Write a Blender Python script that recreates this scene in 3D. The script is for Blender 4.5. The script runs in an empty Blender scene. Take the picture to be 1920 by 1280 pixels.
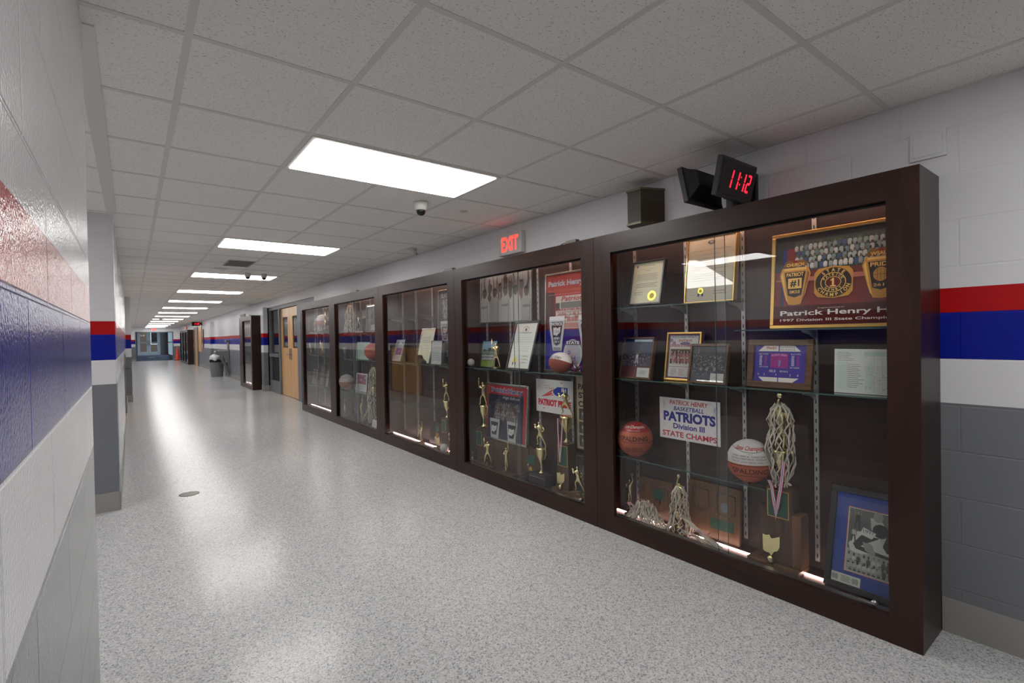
import bpy, bmesh, math, random
from mathutils import Vector, Matrix, Euler
random.seed(7)
PI = math.pi
scene = bpy.context.scene
col = scene.collection

# ------------------------------------------------------------------ camera
cam_d = bpy.data.cameras.new('camera')
cam_d.sensor_width = 36.0
cam_d.lens = 17.456
cam_d.clip_start = 0.01
cam_d.clip_end = 300
cam = bpy.data.objects.new('camera', cam_d)
col.objects.link(cam)
R_ = Vector((0.79364566, -0.60810950, -0.01814961))
U_ = Vector((0.02183219, -0.00134557, 0.99976074))
F_ = Vector((0.60798843, 0.79385202, -0.01220845))
m3 = Matrix((R_, U_, -F_)).transposed()
cam.matrix_world = Matrix.Translation((0, 0, 1.3594)) @ m3.to_4x4()
scene.camera = cam

# ------------------------------------------------------------------ world: overcast daylight outside the far doors
world = bpy.data.worlds.new('world')
scene.world = world
world.use_nodes = True
bg = world.node_tree.nodes['Background']
bg.inputs[0].default_value = (0.72, 0.82, 0.95, 1)
bg.inputs[1].default_value = 1.6

# ------------------------------------------------------------------ exposure
LIGHT = 7.0        # ceiling panel emission
LED = 7.0         # strip lights inside the cases
scene.view_settings.view_transform = 'Standard'
scene.view_settings.look = 'None'
scene.view_settings.gamma = 1.0
scene.view_settings.use_curve_mapping = False
scene.view_settings.exposure = 1.0
scene.cycles.max_bounces = 10
scene.cycles.diffuse_bounces = 5
scene.cycles.glossy_bounces = 4
scene.cycles.transparent_max_bounces = 24
scene.cycles.sample_clamp_indirect = 6.0
scene.cycles.caustics_reflective = False
scene.cycles.caustics_refractive = False

# ------------------------------------------------------------------ materials
def lin(c):
    r = []
    for v in c[:3]:
        v = v / 255.0
        r.append(v / 12.92 if v <= 0.04045 else ((v + 0.055) / 1.055) ** 2.4)
    return (r[0], r[1], r[2], 1.0)

_m = {}
def new_mat(name):
    m = bpy.data.materials.new(name)
    m.use_nodes = True
    nt = m.node_tree
    return m, nt, nt.nodes['Principled BSDF']

def plain(name, c, rough=0.5, metal=0.0, coat=0.0, spec=0.5):
    if name in _m: return _m[name]
    m, nt, p = new_mat(name)
    p.inputs['Base Color'].default_value = lin(c)
    p.inputs['Roughness'].default_value = rough
    p.inputs['Metallic'].default_value = metal
    p.inputs['Coat Weight'].default_value = coat
    p.inputs['Coat Roughness'].default_value = 0.15
    p.inputs['Specular IOR Level'].default_value = spec
    _m[name] = m
    return m

def ink(c, rough=0.45):
    """printed colour, one material per colour"""
    return plain('ink_%d_%d_%d' % tuple(int(v) for v in c[:3]), c, rough, 0, 0, 0.3)

def emis(name, c, s):
    if name in _m: return _m[name]
    m, nt, p = new_mat(name)
    p.inputs['Base Color'].default_value = (0.02, 0.02, 0.02, 1) if s < 5 else (0.8, 0.8, 0.8, 1)
    p.inputs['Emission Color'].default_value = lin(c)
    p.inputs['Emission Strength'].default_value = s
    _m[name] = m
    return m

class NB:
    """small node-building helper"""
    def __init__(s, nt): s.nt = nt
    def n(s, t, **k):
        x = s.nt.nodes.new(t)
        for a, b in k.items(): setattr(x, a, b)
        return x
    def l(s, a, b): s.nt.links.new(a, b)
    def math(s, op, a, b=None, clamp=False):
        x = s.n('ShaderNodeMath', operation=op); x.use_clamp = clamp
        for i, v in enumerate((a, b)):
            if v is None: continue
            if isinstance(v, (int, float)): x.inputs[i].default_value = v
            else: s.l(v, x.inputs[i])
        return x.outputs[0]
    def ramp(s, fac, stops, interp='LINEAR'):
        x = s.n('ShaderNodeValToRGB'); r = x.color_ramp; r.interpolation = interp
        while len(r.elements) < len(stops): r.elements.new(0.5)
        for e, (p, c) in zip(r.elements, stops): e.position = p; e.color = c
        s.l(fac, x.inputs[0]); return x.outputs[0]
    def mix(s, fac, a, b):
        x = s.n('ShaderNodeMix', data_type='RGBA')
        if isinstance(fac, (int, float)): x.inputs[0].default_value = fac
        else: s.l(fac, x.inputs[0])
        for i, v in ((6, a), (7, b)):
            if isinstance(v, tuple): x.inputs[i].default_value = v
            else: s.l(v, x.inputs[i])
        return x.outputs[2]

def block_wall(name, axis, shift=0.0, rough=0.36, bump=0.5, spec=0.3, peel=95, amp=0.0011):
    """painted concrete block, paint in horizontal bands by height; axis = which coordinate runs along the wall"""
    m, nt, p = new_mat(name); B = NB(nt)
    g = B.n('ShaderNodeNewGeometry'); s = B.n('ShaderNodeSeparateXYZ'); B.l(g.outputs['Position'], s.inputs[0])
    u = B.math('SUBTRACT', s.outputs[axis], shift); z = s.outputs[2]
    c = B.n('ShaderNodeCombineXYZ'); B.l(u, c.inputs[0]); B.l(z, c.inputs[1])
    br = B.n('ShaderNodeTexBrick'); br.offset = 0.5; br.offset_frequency = 2
    B.l(c.outputs[0], br.inputs['Vector'])
    br.inputs['Scale'].default_value = 1.0
    br.inputs['Mortar Size'].default_value = 0.005
    br.inputs['Mortar Smooth'].default_value = 0.6
    br.inputs['Bias'].default_value = 0.0
    br.inputs['Brick Width'].default_value = 0.4064
    br.inputs['Row Height'].default_value = 0.2032
    zn = B.math('DIVIDE', z, 2.5)
    W = lin((220, 220, 223)); G = lin((120, 123, 128)); RD = lin((178, 6, 14)); BL = lin((2, 24, 142))
    colr = B.ramp(zn, [(0.0, G), (1.016 / 2.5, W), (1.219 / 2.5, BL), (1.422 / 2.5, RD), (1.524 / 2.5, W)], 'CONSTANT')
    B.l(colr, p.inputs['Base Color'])
    n1 = B.n('ShaderNodeTexNoise'); n1.inputs['Scale'].default_value = peel; n1.inputs['Detail'].default_value = 3
    B.l(g.outputs['Position'], n1.inputs['Vector'])
    n2 = B.n('ShaderNodeTexNoise'); n2.inputs['Scale'].default_value = 4; n2.inputs['Detail'].default_value = 1
    B.l(g.outputs['Position'], n2.inputs['Vector'])
    h = B.math('MULTIPLY', br.outputs['Fac'], -0.0035)
    h2 = B.math('MULTIPLY', n1.outputs['Fac'], amp)
    h3 = B.math('ADD', h, h2)
    h4 = B.math('ADD', h3, B.math('MULTIPLY', n2.outputs['Fac'], 0.002))
    b = B.n('ShaderNodeBump'); b.inputs['Strength'].default_value = bump; b.inputs['Distance'].default_value = 1.0
    B.l(h4, b.inputs['Height']); B.l(b.outputs[0], p.inputs['Normal'])
    p.inputs['Roughness'].default_value = rough
    p.inputs['Specular IOR Level'].default_value = spec
    return m

def wood(name, c1, c2, axis=2, rough=0.35, scale=1.0, coat=0.3):
    if name in _m: return _m[name]
    m, nt, p = new_mat(name); B = NB(nt)
    t = B.n('ShaderNodeTexCoord'); mp = B.n('ShaderNodeMapping')
    sc = [14 * scale, 14 * scale, 14 * scale]; sc[axis] = 1.1 * scale
    mp.inputs['Scale'].default_value = sc
    B.l(t.outputs['Object'], mp.inputs[0])
    n = B.n('ShaderNodeTexNoise'); n.inputs['Scale'].default_value = 1.6; n.inputs['Detail'].default_value = 6
    n.inputs['Distortion'].default_value = 0.6
    B.l(mp.outputs[0], n.inputs['Vector'])
    cc = B.ramp(n.outputs['Fac'], [(0.3, lin(c1)), (0.7, lin(c2))])
    B.l(cc, p.inputs['Base Color'])
    p.inputs['Roughness'].default_value = rough
    p.inputs['Specular IOR Level'].default_value = 0.3
    p.inputs['Coat Weight'].default_value = coat * 0.4; p.inputs['Coat Roughness'].default_value = 0.25
    _m[name] = m
    return m

def floor_mat():
    m, nt, p = new_mat('flake_floor'); B = NB(nt)
    g = B.n('ShaderNodeNewGeometry')
    v = B.n('ShaderNodeTexVoronoi'); v.inputs['Scale'].default_value = 185
    B.l(g.outputs['Position'], v.inputs['Vector'])
    s = B.n('ShaderNodeSeparateColor'); B.l(v.outputs['Color'], s.inputs[0])
    c = B.ramp(s.outputs[0], [(0.0, lin((38, 40, 46))), (0.035, lin((110, 112, 118))), (0.16, lin((168, 169, 170))),
                              (0.4, lin((192, 193, 192))), (0.72, lin((212, 212, 210))), (0.97, lin((66, 76, 132)))], 'CONSTANT')
    v2 = B.n('ShaderNodeTexVoronoi'); v2.inputs['Scale'].default_value = 75
    B.l(g.outputs['Position'], v2.inputs['Vector'])
    s2 = B.n('ShaderNodeSeparateColor'); B.l(v2.outputs['Color'], s2.inputs[0])
    c2 = B.ramp(s2.outputs[1], [(0.0, lin((178, 179, 180))), (0.5, lin((194, 194, 194))), (1.0, lin((206, 206, 204)))])
    cc = B.mix(0.45, c, c2)
    B.l(cc, p.inputs['Base Color'])
    n = B.n('ShaderNodeTexNoise'); n.inputs['Scale'].default_value = 60; n.inputs['Detail'].default_value = 2
    B.l(g.outputs['Position'], n.inputs['Vector'])
    b = B.n('ShaderNodeBump'); b.inputs['Strength'].default_value = 0.2; b.inputs['Distance'].default_value = 0.004
    B.l(n.outputs['Fac'], b.inputs['Height']); B.l(b.outputs[0], p.inputs['Normal'])
    p.inputs['Roughness'].default_value = 0.17
    p.inputs['IOR'].default_value = 1.26
    p.inputs['Specular IOR Level'].default_value = 0.4
    return m

def ceiling_mat():
    m, nt, p = new_mat('acoustic_tile'); B = NB(nt)
    g = B.n('ShaderNodeNewGeometry')
    mp = B.n('ShaderNodeMapping'); mp.inputs['Scale'].default_value = (1.0, 2.2, 1.0)
    mp.inputs['Rotation'].default_value = (0, 0, 0.5)
    B.l(g.outputs['Position'], mp.inputs[0])
    n = B.n('ShaderNodeTexNoise'); n.inputs['Scale'].default_value = 85; n.inputs['Detail'].default_value = 2
    B.l(mp.outputs[0], n.inputs['Vector'])
    v = B.n('ShaderNodeTexVoronoi'); v.inputs['Scale'].default_value = 70
    B.l(mp.outputs[0], v.inputs['Vector'])
    f1 = B.math('LESS_THAN', n.outputs['Fac'], 0.345)
    f2 = B.math('LESS_THAN', v.outputs['Distance'], 0.1)
    f = B.math('MAXIMUM', B.math('MULTIPLY', f1, 0.7), f2)
    cc = B.mix(B.math('MULTIPLY', f, 0.7), lin((242, 240, 235)), lin((96, 93, 88)))
    B.l(cc, p.inputs['Base Color'])
    p.inputs['Roughness'].default_value = 0.9
    b = B.n('ShaderNodeBump'); b.inputs['Strength'].default_value = 0.3; b.inputs['Distance'].default_value = 0.002
    B.l(B.math('SUBTRACT', 1.0, f), b.inputs['Height']); B.l(b.outputs[0], p.inputs['Normal'])
    return m

def glass_mat(name, tint=(1, 1, 1, 1), base=0.032, rough=0.0):
    """clear sheet glass: sees straight through, reflects more towards grazing angles"""
    if name in _m: return _m[name]
    m, nt, p = new_mat(name); B = NB(nt)
    nt.nodes.remove(p)
    out = nt.nodes['Material Output']
    lw = B.n('ShaderNodeLayerWeight'); lw.inputs['Blend'].default_value = 0.5
    f = B.math('POWER', lw.outputs['Facing'], 4.2)
    f = B.math('ADD', B.math('MULTIPLY', f, 0.9), base)
    t = B.n('ShaderNodeBsdfTransparent'); t.inputs[0].default_value = tint
    g = B.n('ShaderNodeBsdfGlossy'); g.inputs['Roughness'].default_value = rough
    x = B.n('ShaderNodeMixShader'); B.l(f, x.inputs[0]); B.l(t.outputs[0], x.inputs[1]); B.l(g.outputs[0], x.inputs[2])
    B.l(x.outputs[0], out.inputs[0])
    _m[name] = m
    return m

def carpet_mat():
    m, nt, p = new_mat('navy_carpet'); B = NB(nt)
    g = B.n('ShaderNodeNewGeometry')
    n = B.n('ShaderNodeTexNoise'); n.inputs['Scale'].default_value = 90
    B.l(g.outputs['Position'], n.inputs['Vector'])
    B.l(B.ramp(n.outputs['Fac'], [(0.3, lin((22, 34, 54))), (0.7, lin((44, 62, 88)))]), p.inputs['Base Color'])
    p.inputs['Roughness'].default_value = 0.85
    return m

M_FLOOR = floor_mat()
M_CEIL = ceiling_mat()
M_TEE = plain('tee_white', (218, 216, 210), 0.5)
M_WR = block_wall('block_right', 1, 0.534 - 0.2032)
M_WL = block_wall('block_left', 1, 1.301 - 0.2032, 0.14, 1.0, 0.34, 150, 0.0011)
M_WX = block_wall('block_cross', 0, -0.104)
M_BASE = plain('cove_base', (150, 148, 145), 0.4)
M_DARK = wood('espresso', (38, 22, 16), (56, 33, 24), 2, 0.38)
M_DARKH = wood('espresso_horizontal', (38, 22, 16), (56, 33, 24), 1, 0.38)
M_BACK = wood('case_back', (42, 27, 22), (56, 36, 29), 1, 0.5, 0.8, 0.1)
M_OAK = wood('oak_plaque', (80, 56, 36), (112, 82, 54), 2, 0.4, 1.5)
M_OAKD = wood('dark_oak', (58, 40, 27), (86, 62, 42), 2, 0.4, 2.5)
M_WAL = wood('walnut_frame', (72, 50, 32), (108, 78, 50), 0, 0.4, 3.0)
M_DOOR = wood('birch_door', (204, 156, 98), (220, 176, 118), 2, 0.3, 0.5)
M_GLASS = glass_mat('clear_glass')
M_FGLASS = glass_mat('frame_glass', (0.97, 0.98, 0.97, 1), 0.035)
M_SHELF = glass_mat('shelf_glass', (0.86, 0.94, 0.91, 1), 0.05)
M_SEDGE = plain('shelf_edge', (70, 96, 90), 0.15)
M_STEEL = plain('brushed_steel', (150, 150, 148), 0.32, 0.9)
M_ALU = plain('zinc_standard', (176, 178, 176), 0.4, 0.6)
M_SLOT = plain('slot_black', (24, 24, 24), 0.8)
M_GOLD = plain('trophy_gold', (238, 226, 170), 0.24, 1.0)
M_BRASS = plain('brass_frame', (214, 176, 98), 0.28, 0.9)
M_GREEN = plain('green_plate', (24, 74, 56), 0.35)
M_BLACK = plain('satin_black', (20, 20, 21), 0.35)
M_CORD = plain('net_cord', (206, 200, 184), 0.8)
M_LEATHER = plain('ball_orange', (178, 88, 58), 0.5)
M_LEATHR = plain('ball_red', (168, 30, 36), 0.45)
M_LEATHW = plain('ball_white', (206, 204, 200), 0.45)
M_PIG = plain('football_brown', (130, 58, 44), 0.45)
M_SEAM = plain('ball_seam', (30, 20, 18), 0.6)
M_SILVER = plain('silver_frame', (190, 188, 180), 0.25, 0.9)
M_HMF = plain('door_frame_grey', (108, 112, 116), 0.4)
M_WPLAS = plain('white_plastic', (208, 206, 200), 0.4)
M_CAMBLK = plain('dome_smoke', (16, 16, 18), 0.08)
M_BIN = plain('bin_grey', (128, 130, 130), 0.5)
M_OLIVE = plain('speaker_olive', (78, 76, 62), 0.6)
M_CONE = plain('cone_orange', (236, 70, 30), 0.5)

# ------------------------------------------------------------------ mesh helpers
def tag(o, label=None, cat=None, group=None, kind=None):
    if label: o['label'] = label
    if cat: o['category'] = cat
    if group: o['group'] = group
    if kind: o['kind'] = kind
    return o

def empty(name, loc, rz=0.0, tilt=0.0, label=None, cat=None, group=None):
    o = bpy.data.objects.new(name, None)
    o.empty_display_size = 0.05
    col.objects.link(o)
    o.location = loc
    o.rotation_euler = (tilt, 0, rz)
    return tag(o, label, cat, group)

class MB:
    """collects geometry with a material per face and links it as one mesh object"""
    def __init__(s):
        s.v = []; s.f = []; s.mi = []; s.mats = []; s.sm = []
    def idx(s, m):
        if m not in s.mats: s.mats.append(m)
        return s.mats.index(m)
    def add(s, vs, fs, m, smooth=False):
        b = len(s.v); s.v += [tuple(v) for v in vs]; i = s.idx(m)
        for f in fs:
            s.f.append(tuple(b + k for k in f)); s.mi.append(i); s.sm.append(smooth)
    def box(s, x0, x1, y0, y1, z0, z1, m):
        v = [(x0, y0, z0), (x1, y0, z0), (x1, y1, z0), (x0, y1, z0), (x0, y0, z1), (x1, y0, z1), (x1, y1, z1), (x0, y1, z1)]
        s.add(v, [(0, 3, 2, 1), (4, 5, 6, 7), (0, 1, 5, 4), (1, 2, 6, 5), (2, 3, 7, 6), (3, 0, 4, 7)], m)
        return s
    def prism(s, pts, a, b, m, axis='y'):
        """polygon pts (p,q) extruded from a to b along axis"""
        n = len(pts)
        def mk(p, q, t):
            return {'y': (p, t, q), 'x': (t, p, q), 'z': (p, q, t)}[axis]
        v = [mk(p, q, a) for p, q in pts] + [mk(p, q, b) for p, q in pts]
        fs = [tuple(range(n)), tuple(range(2 * n - 1, n - 1, -1))]
        fs += [(i, i + n, (i + 1) % n + n, (i + 1) % n) for i in range(n)]
        s.add(v, fs, m); return s
    def lathe(s, prof, m, c=(0, 0, 0), seg=20, smooth=True):
        n = len(prof); v = []
        for i in range(seg):
            a = 2 * PI * i / seg
            for r, z in prof: v.append((c[0] + r * math.cos(a), c[1] + r * math.sin(a), c[2] + z))
        fs = []
        for i in range(seg):
            j = (i + 1) % seg
            for k in range(n - 1): fs.append((i * n + k, j * n + k, j * n + k + 1, i * n + k + 1))
        if prof[0][0] > 1e-6: fs.append(tuple(i * n for i in range(seg))[::-1])
        if prof[-1][0] > 1e-6: fs.append(tuple(i * n + n - 1 for i in range(seg)))
        s.add(v, fs, m, smooth); return s
    def sphere(s, c, r, m, seg=20, rings=12, sc=(1, 1, 1), mfun=None):
        v = []; n = rings + 1
        for i in range(rings + 1):
            t = PI * i / rings
            for j in range(seg):
                a = 2 * PI * j / seg
                v.append((c[0] + sc[0] * r * math.sin(t) * math.cos(a), c[1] + sc[1] * r * math.sin(t) * math.sin(a), c[2] + sc[2] * r * math.cos(t)))
        for i in range(rings):
            q = [(i * seg + j, (i + 1) * seg + j, (i + 1) * seg + (j + 1) % seg, i * seg + (j + 1) % seg) for j in range(seg)]
            if mfun is None:
                if i == 0: s.add(v, q, m, True); base = len(s.v) - len(v)
                else:
                    k = s.idx(m)
                    for f in q: s.f.append(tuple(base + a for a in f)); s.mi.append(k); s.sm.append(True)
            else:
                if i == 0: base = len(s.v); s.v += v
                for f in q:
                    cc = [sum(v[a][d] for a in f) / 4 - c[d] for d in range(3)]
                    s.f.append(tuple(base + a for a in f)); s.mi.append(s.idx(mfun(cc))); s.sm.append(True)
        return s
    def tube(s, pts, r, m, seg=6, caps=True):
        pts = [Vector(p) for p in pts]
        if len(pts) < 2: return s
        rs = r if isinstance(r, (list, tuple)) else [r] * len(pts)
        up = Vector((0.13, 0.21, 0.97)); v = []
        for i, p in enumerate(pts):
            d = (pts[min(i + 1, len(pts) - 1)] - pts[max(i - 1, 0)])
            if d.length < 1e-9: d = Vector((0, 0, 1))
            d.normalize()
            a = d.cross(up)
            if a.length < 1e-3: a = d.cross(Vector((1, 0, 0)))
            a.normalize(); b = d.cross(a)
            for k in range(seg):
                t = 2 * PI * k / seg
                v.append(p + (a * math.cos(t) + b * math.sin(t)) * rs[i])
        fs = []
        for i in range(len(pts) - 1):
            for k in range(seg):
                k2 = (k + 1) % seg
                fs.append((i * seg + k, i * seg + k2, (i + 1) * seg + k2, (i + 1) * seg + k))
        if caps:
            fs.append(tuple(range(seg))[::-1]); fs.append(tuple((len(pts) - 1) * seg + k for k in range(seg)))
        s.add(v, fs, m, True); return s
    def build(s, name, parent=None, loc=None, rot=None, bevel=0.0):
        me = bpy.data.meshes.new(name)
        me.from_pydata(s.v, [], s.f)
        for m in s.mats: me.materials.append(m)
        me.polygons.foreach_set('material_index', s.mi)
        me.polygons.foreach_set('use_smooth', s.sm)
        me.update()
        o = bpy.data.objects.new(name, me); col.objects.link(o)
        if parent is not None: o.parent = parent
        if loc is not None: o.location = loc
        if rot is not None: o.rotation_euler = rot
        if bevel > 0:
            b = o.modifiers.new('bevel', 'BEVEL'); b.width = bevel; b.segments = 2; b.limit_method = 'ANGLE'
        return o

def copy_tree(o, parent=None):
    c = o.copy(); col.objects.link(c)
    c.parent = parent
    for ch in o.children: copy_tree(ch, c)
    return c

# ------------------------------------------------------------------ lettering and flat printed art
_tc = {}
def text_geo(body, bold=0.0, shear=0.0, sp=1.0):
    k = (body, bold, shear, sp)
    if k in _tc: return _tc[k]
    cu = bpy.data.curves.new('lettering', 'FONT')
    cu.body = body; cu.size = 1.0; cu.offset = bold; cu.shear = shear; cu.space_character = sp
    cu.resolution_u = 3; cu.fill_mode = 'FRONT'
    ob = bpy.data.objects.new('lettering', cu)
    me = ob.to_mesh()
    vs = [(v.co.x, v.co.y) for v in me.vertices]; fs = [tuple(p.vertices) for p in me.polygons]
    ob.to_mesh_clear(); bpy.data.objects.remove(ob); bpy.data.curves.remove(cu)
    if not vs: vs = [(0, 0), (1, 0), (0, 1)]; fs = []
    x0 = min(v[0] for v in vs); x1 = max(v[0] for v in vs); y0 = min(v[1] for v in vs); y1 = max(v[1] for v in vs)
    vs = [((x - x0) / (x1 - x0), (y - y0) / (y1 - y0)) for x, y in vs]
    _tc[k] = (vs, fs, (x1 - x0) / (y1 - y0))
    return _tc[k]

class Art:
    """flat printed sheet facing local -Y; u right, v up; every call lands one ink layer above the last"""
    def __init__(s, w, h, base, step=0.00012, y=0.0):
        s.mb = MB(); s.w = w; s.h = h; s.k = 1; s.step = step; s.y = y; s.clip = (-w / 2, w / 2, 0, h)
        s.mb.box(-w / 2, w / 2, y, y + 0.0015, 0, h, base)
    def up(s): s.k += 1
    def poly(s, pts, c):
        m = c if not isinstance(c, tuple) else ink(c)
        u0, u1, v0, v1 = s.clip
        # clip polygon to the sheet
        def cl(P, ins, inter):
            o = []
            for i in range(len(P)):
                a, b = P[i - 1], P[i]
                if ins(b):
                    if not ins(a): o.append(inter(a, b))
                    o.append(b)
                elif ins(a): o.append(inter(a, b))
            return o
        def ix(x): return lambda a, b: (x, a[1] + (b[1] - a[1]) * (x - a[0]) / (b[0] - a[0]))
        def iy(y): return lambda a, b: (a[0] + (b[0] - a[0]) * (y - a[1]) / (b[1] - a[1]), y)
        P = list(pts)
        P = cl(P, lambda p: p[0] >= u0, ix(u0)) if P else P
        P = cl(P, lambda p: p[0] <= u1, ix(u1)) if P else P
        P = cl(P, lambda p: p[1] >= v0, iy(v0)) if P else P
        P = cl(P, lambda p: p[1] <= v1, iy(v1)) if P else P
        if len(P) < 3: return
        y = s.y - s.k * s.step
        s.mb.add([(p[0], y, p[1]) for p in P], [tuple(range(len(P)))], m)
    def rect(s, u0, v0, u1, v1, c): s.poly([(u0, v0), (u1, v0), (u1, v1), (u0, v1)], c)
    def ell(s, u, v, ru, rv, c, n=18, a0=0, a1=360):
        s.poly([(u + ru * math.cos(math.radians(a0 + (a1 - a0) * i / n)), v + rv * math.sin(math.radians(a0 + (a1 - a0) * i / n))) for i in range(n + (a1 - a0 < 359))], c)
    def text(s, body, u, v, h, c, w=None, align='c', bold=0.0, shear=0.0, sp=1.0, arch=0.0):
        """h = letter height; w = forced width; u is centre/left/right by align; v the baseline"""
        vs, fs, asp = text_geo(body, bold, shear, sp)
        W = w if w else h * asp
        x0 = u - W / 2 if align == 'c' else (u if align == 'l' else u - W)
        y = s.y - s.k * s.step
        m = c if not isinstance(c, tuple) else ink(c)
        u1 = s.clip[1]
        P = [(x0 + a * W, v + b * h + arch * (1 - (2 * a - 1) ** 2)) for a, b in vs]
        F = [f for f in fs if all(P[i][0] <= u1 and P[i][0] >= s.clip[0] for i in f)]
        s.mb.add([(p[0], y, p[1]) for p in P], F, m)
    def ring_text(s, body, u, v, ru, rv, h, c, a0, a1, bold=0.02):
        n = len(body); m = c if not isinstance(c, tuple) else ink(c); y = s.y - s.k * s.step
        for i, ch in enumerate(body):
            if ch == ' ': continue
            a = math.radians(a0 + (a1 - a0) * (i + 0.5) / n)
            vs, fs, asp = text_geo(ch, bold)
            W = min(h * asp, h * 0.95)
            cx, cy = u + ru * math.cos(a), v + rv * math.sin(a)
            t = a - PI / 2 if a1 < a0 else a + PI / 2
            P = []
            for p, q in vs:
                dx, dy = (p - .5) * W, (q - .5) * h
                P.append((cx + dx * math.cos(t) - dy * math.sin(t), y, cy + dx * math.sin(t) + dy * math.cos(t)))
            if all(s.clip[0] <= p[0] <= s.clip[1] for p in P): s.mb.add(P, fs, m)
    def lines(s, u0, v0, u1, v1, n, c, jitter=0.3, th=0.35):
        dv = (v1 - v0) / n
        for i in range(n):
            v = v0 + dv * (i + .3)
            s.rect(u0, v, u1 - random.random() * jitter * (u1 - u0), v + dv * th, c)
    def crowd(s, u0, v0, u1, v1, rows, cols, bodies, heads, legs=None):
        """team photograph: rows of people, back row first"""
        dv = (v1 - v0) / (rows + 0.6); du = (u1 - u0) / cols
        for r in range(rows):
            vb = v0 + dv * (rows - 1 - r)
            for k in range(cols):
                uu = u0 + du * (k + .5 + (0.25 if r % 2 else -0.1)) + random.uniform(-.1, .1) * du
                hh = dv * random.uniform(1.45, 1.75); b = random.choice(bodies); hd = random.choice(heads); uu += random.uniform(-.08, .08) * du; dk = tuple(int(c * .78) for c in b)
                if legs: s.rect(uu - du * .3, vb, uu + du * .3, vb + hh * .3, random.choice(legs))
                s.poly([(uu - du * .3, vb + hh * .12), (uu + du * .3, vb + hh * .12), (uu + du * .44, vb + hh * .34), (uu + du * .4, vb + hh * .58), (uu + du * .22, vb + hh * .69), (uu - du * .22, vb + hh * .69), (uu - du * .4, vb + hh * .58), (uu - du * .44, vb + hh * .34)], b)
                s.up(); s.poly([(uu + du * .2, vb + hh * .16), (uu + du * .26, vb + hh * .16), (uu + du * .34, vb + hh * .5), (uu + du * .28, vb + hh * .52)], dk)
                s.poly([(uu - du * .26, vb + hh * .14), (uu + du * .16, vb + hh * .14), (uu + du * .1, vb + hh * .26), (uu - du * .2, vb + hh * .24)], dk)
                s.ell(uu, vb + hh * .83, du * .2, hh * .13, hd, 10); s.ell(uu, vb + hh * .9, du * .2, hh * .08, (58, 44, 36), 8, 0, 180)
            s.up()
    def speckle(s, u0, v0, u1, v1, n, cs, sz):
        for i in range(n):
            u = random.uniform(u0, u1); v = random.uniform(v0, v1); a = sz * random.uniform(.4, 1.2); b = sz * random.uniform(.4, 1.2)
            s.ell(u, v, a, b, random.choice(cs), 7)
        s.up()
    def build(s, name, parent): return s.mb.build(name, parent)

def person_art(A, u, v, h, body, skin, legs, arms='up', lean=0.0):
    """simple printed figure of an athlete"""
    A.poly([(u - h * .1, v + h * .48), (u + h * .1, v + h * .48), (u + h * .13 + lean, v + h * .8), (u - h * .13 + lean, v + h * .8)], body)
    A.ell(u + lean, v + h * .9, h * .065, h * .085, skin, 12)
    for sgn in (-1, 1):
        A.poly([(u + sgn * h * .02, v + h * .5), (u + sgn * h * .11, v + h * .5), (u + sgn * h * .16, v), (u + sgn * h * .08, v)], legs)
        if arms == 'up': A.poly([(u + sgn * h * .1 + lean, v + h * .74), (u + sgn * h * .15 + lean, v + h * .8), (u + sgn * h * .2 + lean, v + h * 1.12), (u + sgn * h * .15 + lean, v + h * 1.1)], skin)
        else: A.poly([(u + sgn * h * .1 + lean, v + h * .8), (u + sgn * h * .15 + lean, v + h * .78), (u + sgn * h * .2, v + h * .45), (u + sgn * h * .15, v + h * .45)], skin)

# Ohio-shaped outline (0..1 box)
OHIO = [(0, .92), (.22, .9), (.4, .97), (.5, .82), (.62, .84), (1, 1), (.98, .5), (.85, .3), (.66, .22), (.5, .0), (.36, .12), (.2, .1), (.02, .16)]
def ohio(A, u, v, w, h, c): A.poly([(u + (p - .5) * w, v + q * h) for p, q in OHIO], c)
# ================================================================== THE SETTING
ZC = 2.396
WX = 2.872
def row_y(k):
    """k-th cross tee of the ceiling grid; row 1 carries the first light"""
    return 2.607 + 0.6082 * (k - 1) if k <= 2 else 3.2152 + 0.62027 * (k - 2)
GX = [0.1755, 0.741, 1.3348, 1.9516, 2.5842]
YEND = 44.2

b = MB(); b.box(-3.2, 3.4, -4.2, YEND, -0.05, 0, M_FLOOR)
tag(b.build('floor'), kind='structure')
# ceiling tiles above the grid
b = MB(); b.box(-3.2, 3.4, -4.2, YEND + .1, ZC + 0.0015, ZC + 0.05, M_CEIL)
tag(b.build('ceiling'), kind='structure')
light_rows = [1 + 5 * i for i in range(-1, 14)]
g = MB()
for i, x in enumerate(GX):
    spans = []
    if i == 2:
        y = -4.0
        for k in light_rows:
            spans.append((y, row_y(k) - 0.0)); y = row_y(k + 1)
        spans.append((y, YEND))
    else: spans = [(-4.1, YEND)]
    for a, c in spans: g.box(x - .012, x + .012, a, c, ZC - 0.001, ZC + 0.004, M_TEE)
for k in range(-10, 69):
    y = row_y(k)
    if y > YEND: break
    xs = -0.11 if not (2.13 < y < 5.1) else -2.4
    pr = xs
    for x in GX + [WX]:
        g.box(pr + (.012 if pr != xs else 0), x - (.012 if x != WX else 0), y - .012, y + .012, ZC - 0.001, ZC + 0.004, M_TEE)
        pr = x
for x in (-0.72, -1.33, -1.94):
    g.box(x - .012, x + .012, 2.13, 5.14, ZC - 0.0005, ZC + 0.0045, M_TEE)
g.box(-0.138, -0.075, 2.12, 5.153, ZC - 0.004, ZC + 0.004, M_TEE)
g.box(WX - .022, WX, -4.1, YEND, ZC - 0.003, ZC + 0.004, M_TEE)
tag(g.build('trim_1'), kind='structure')

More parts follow.
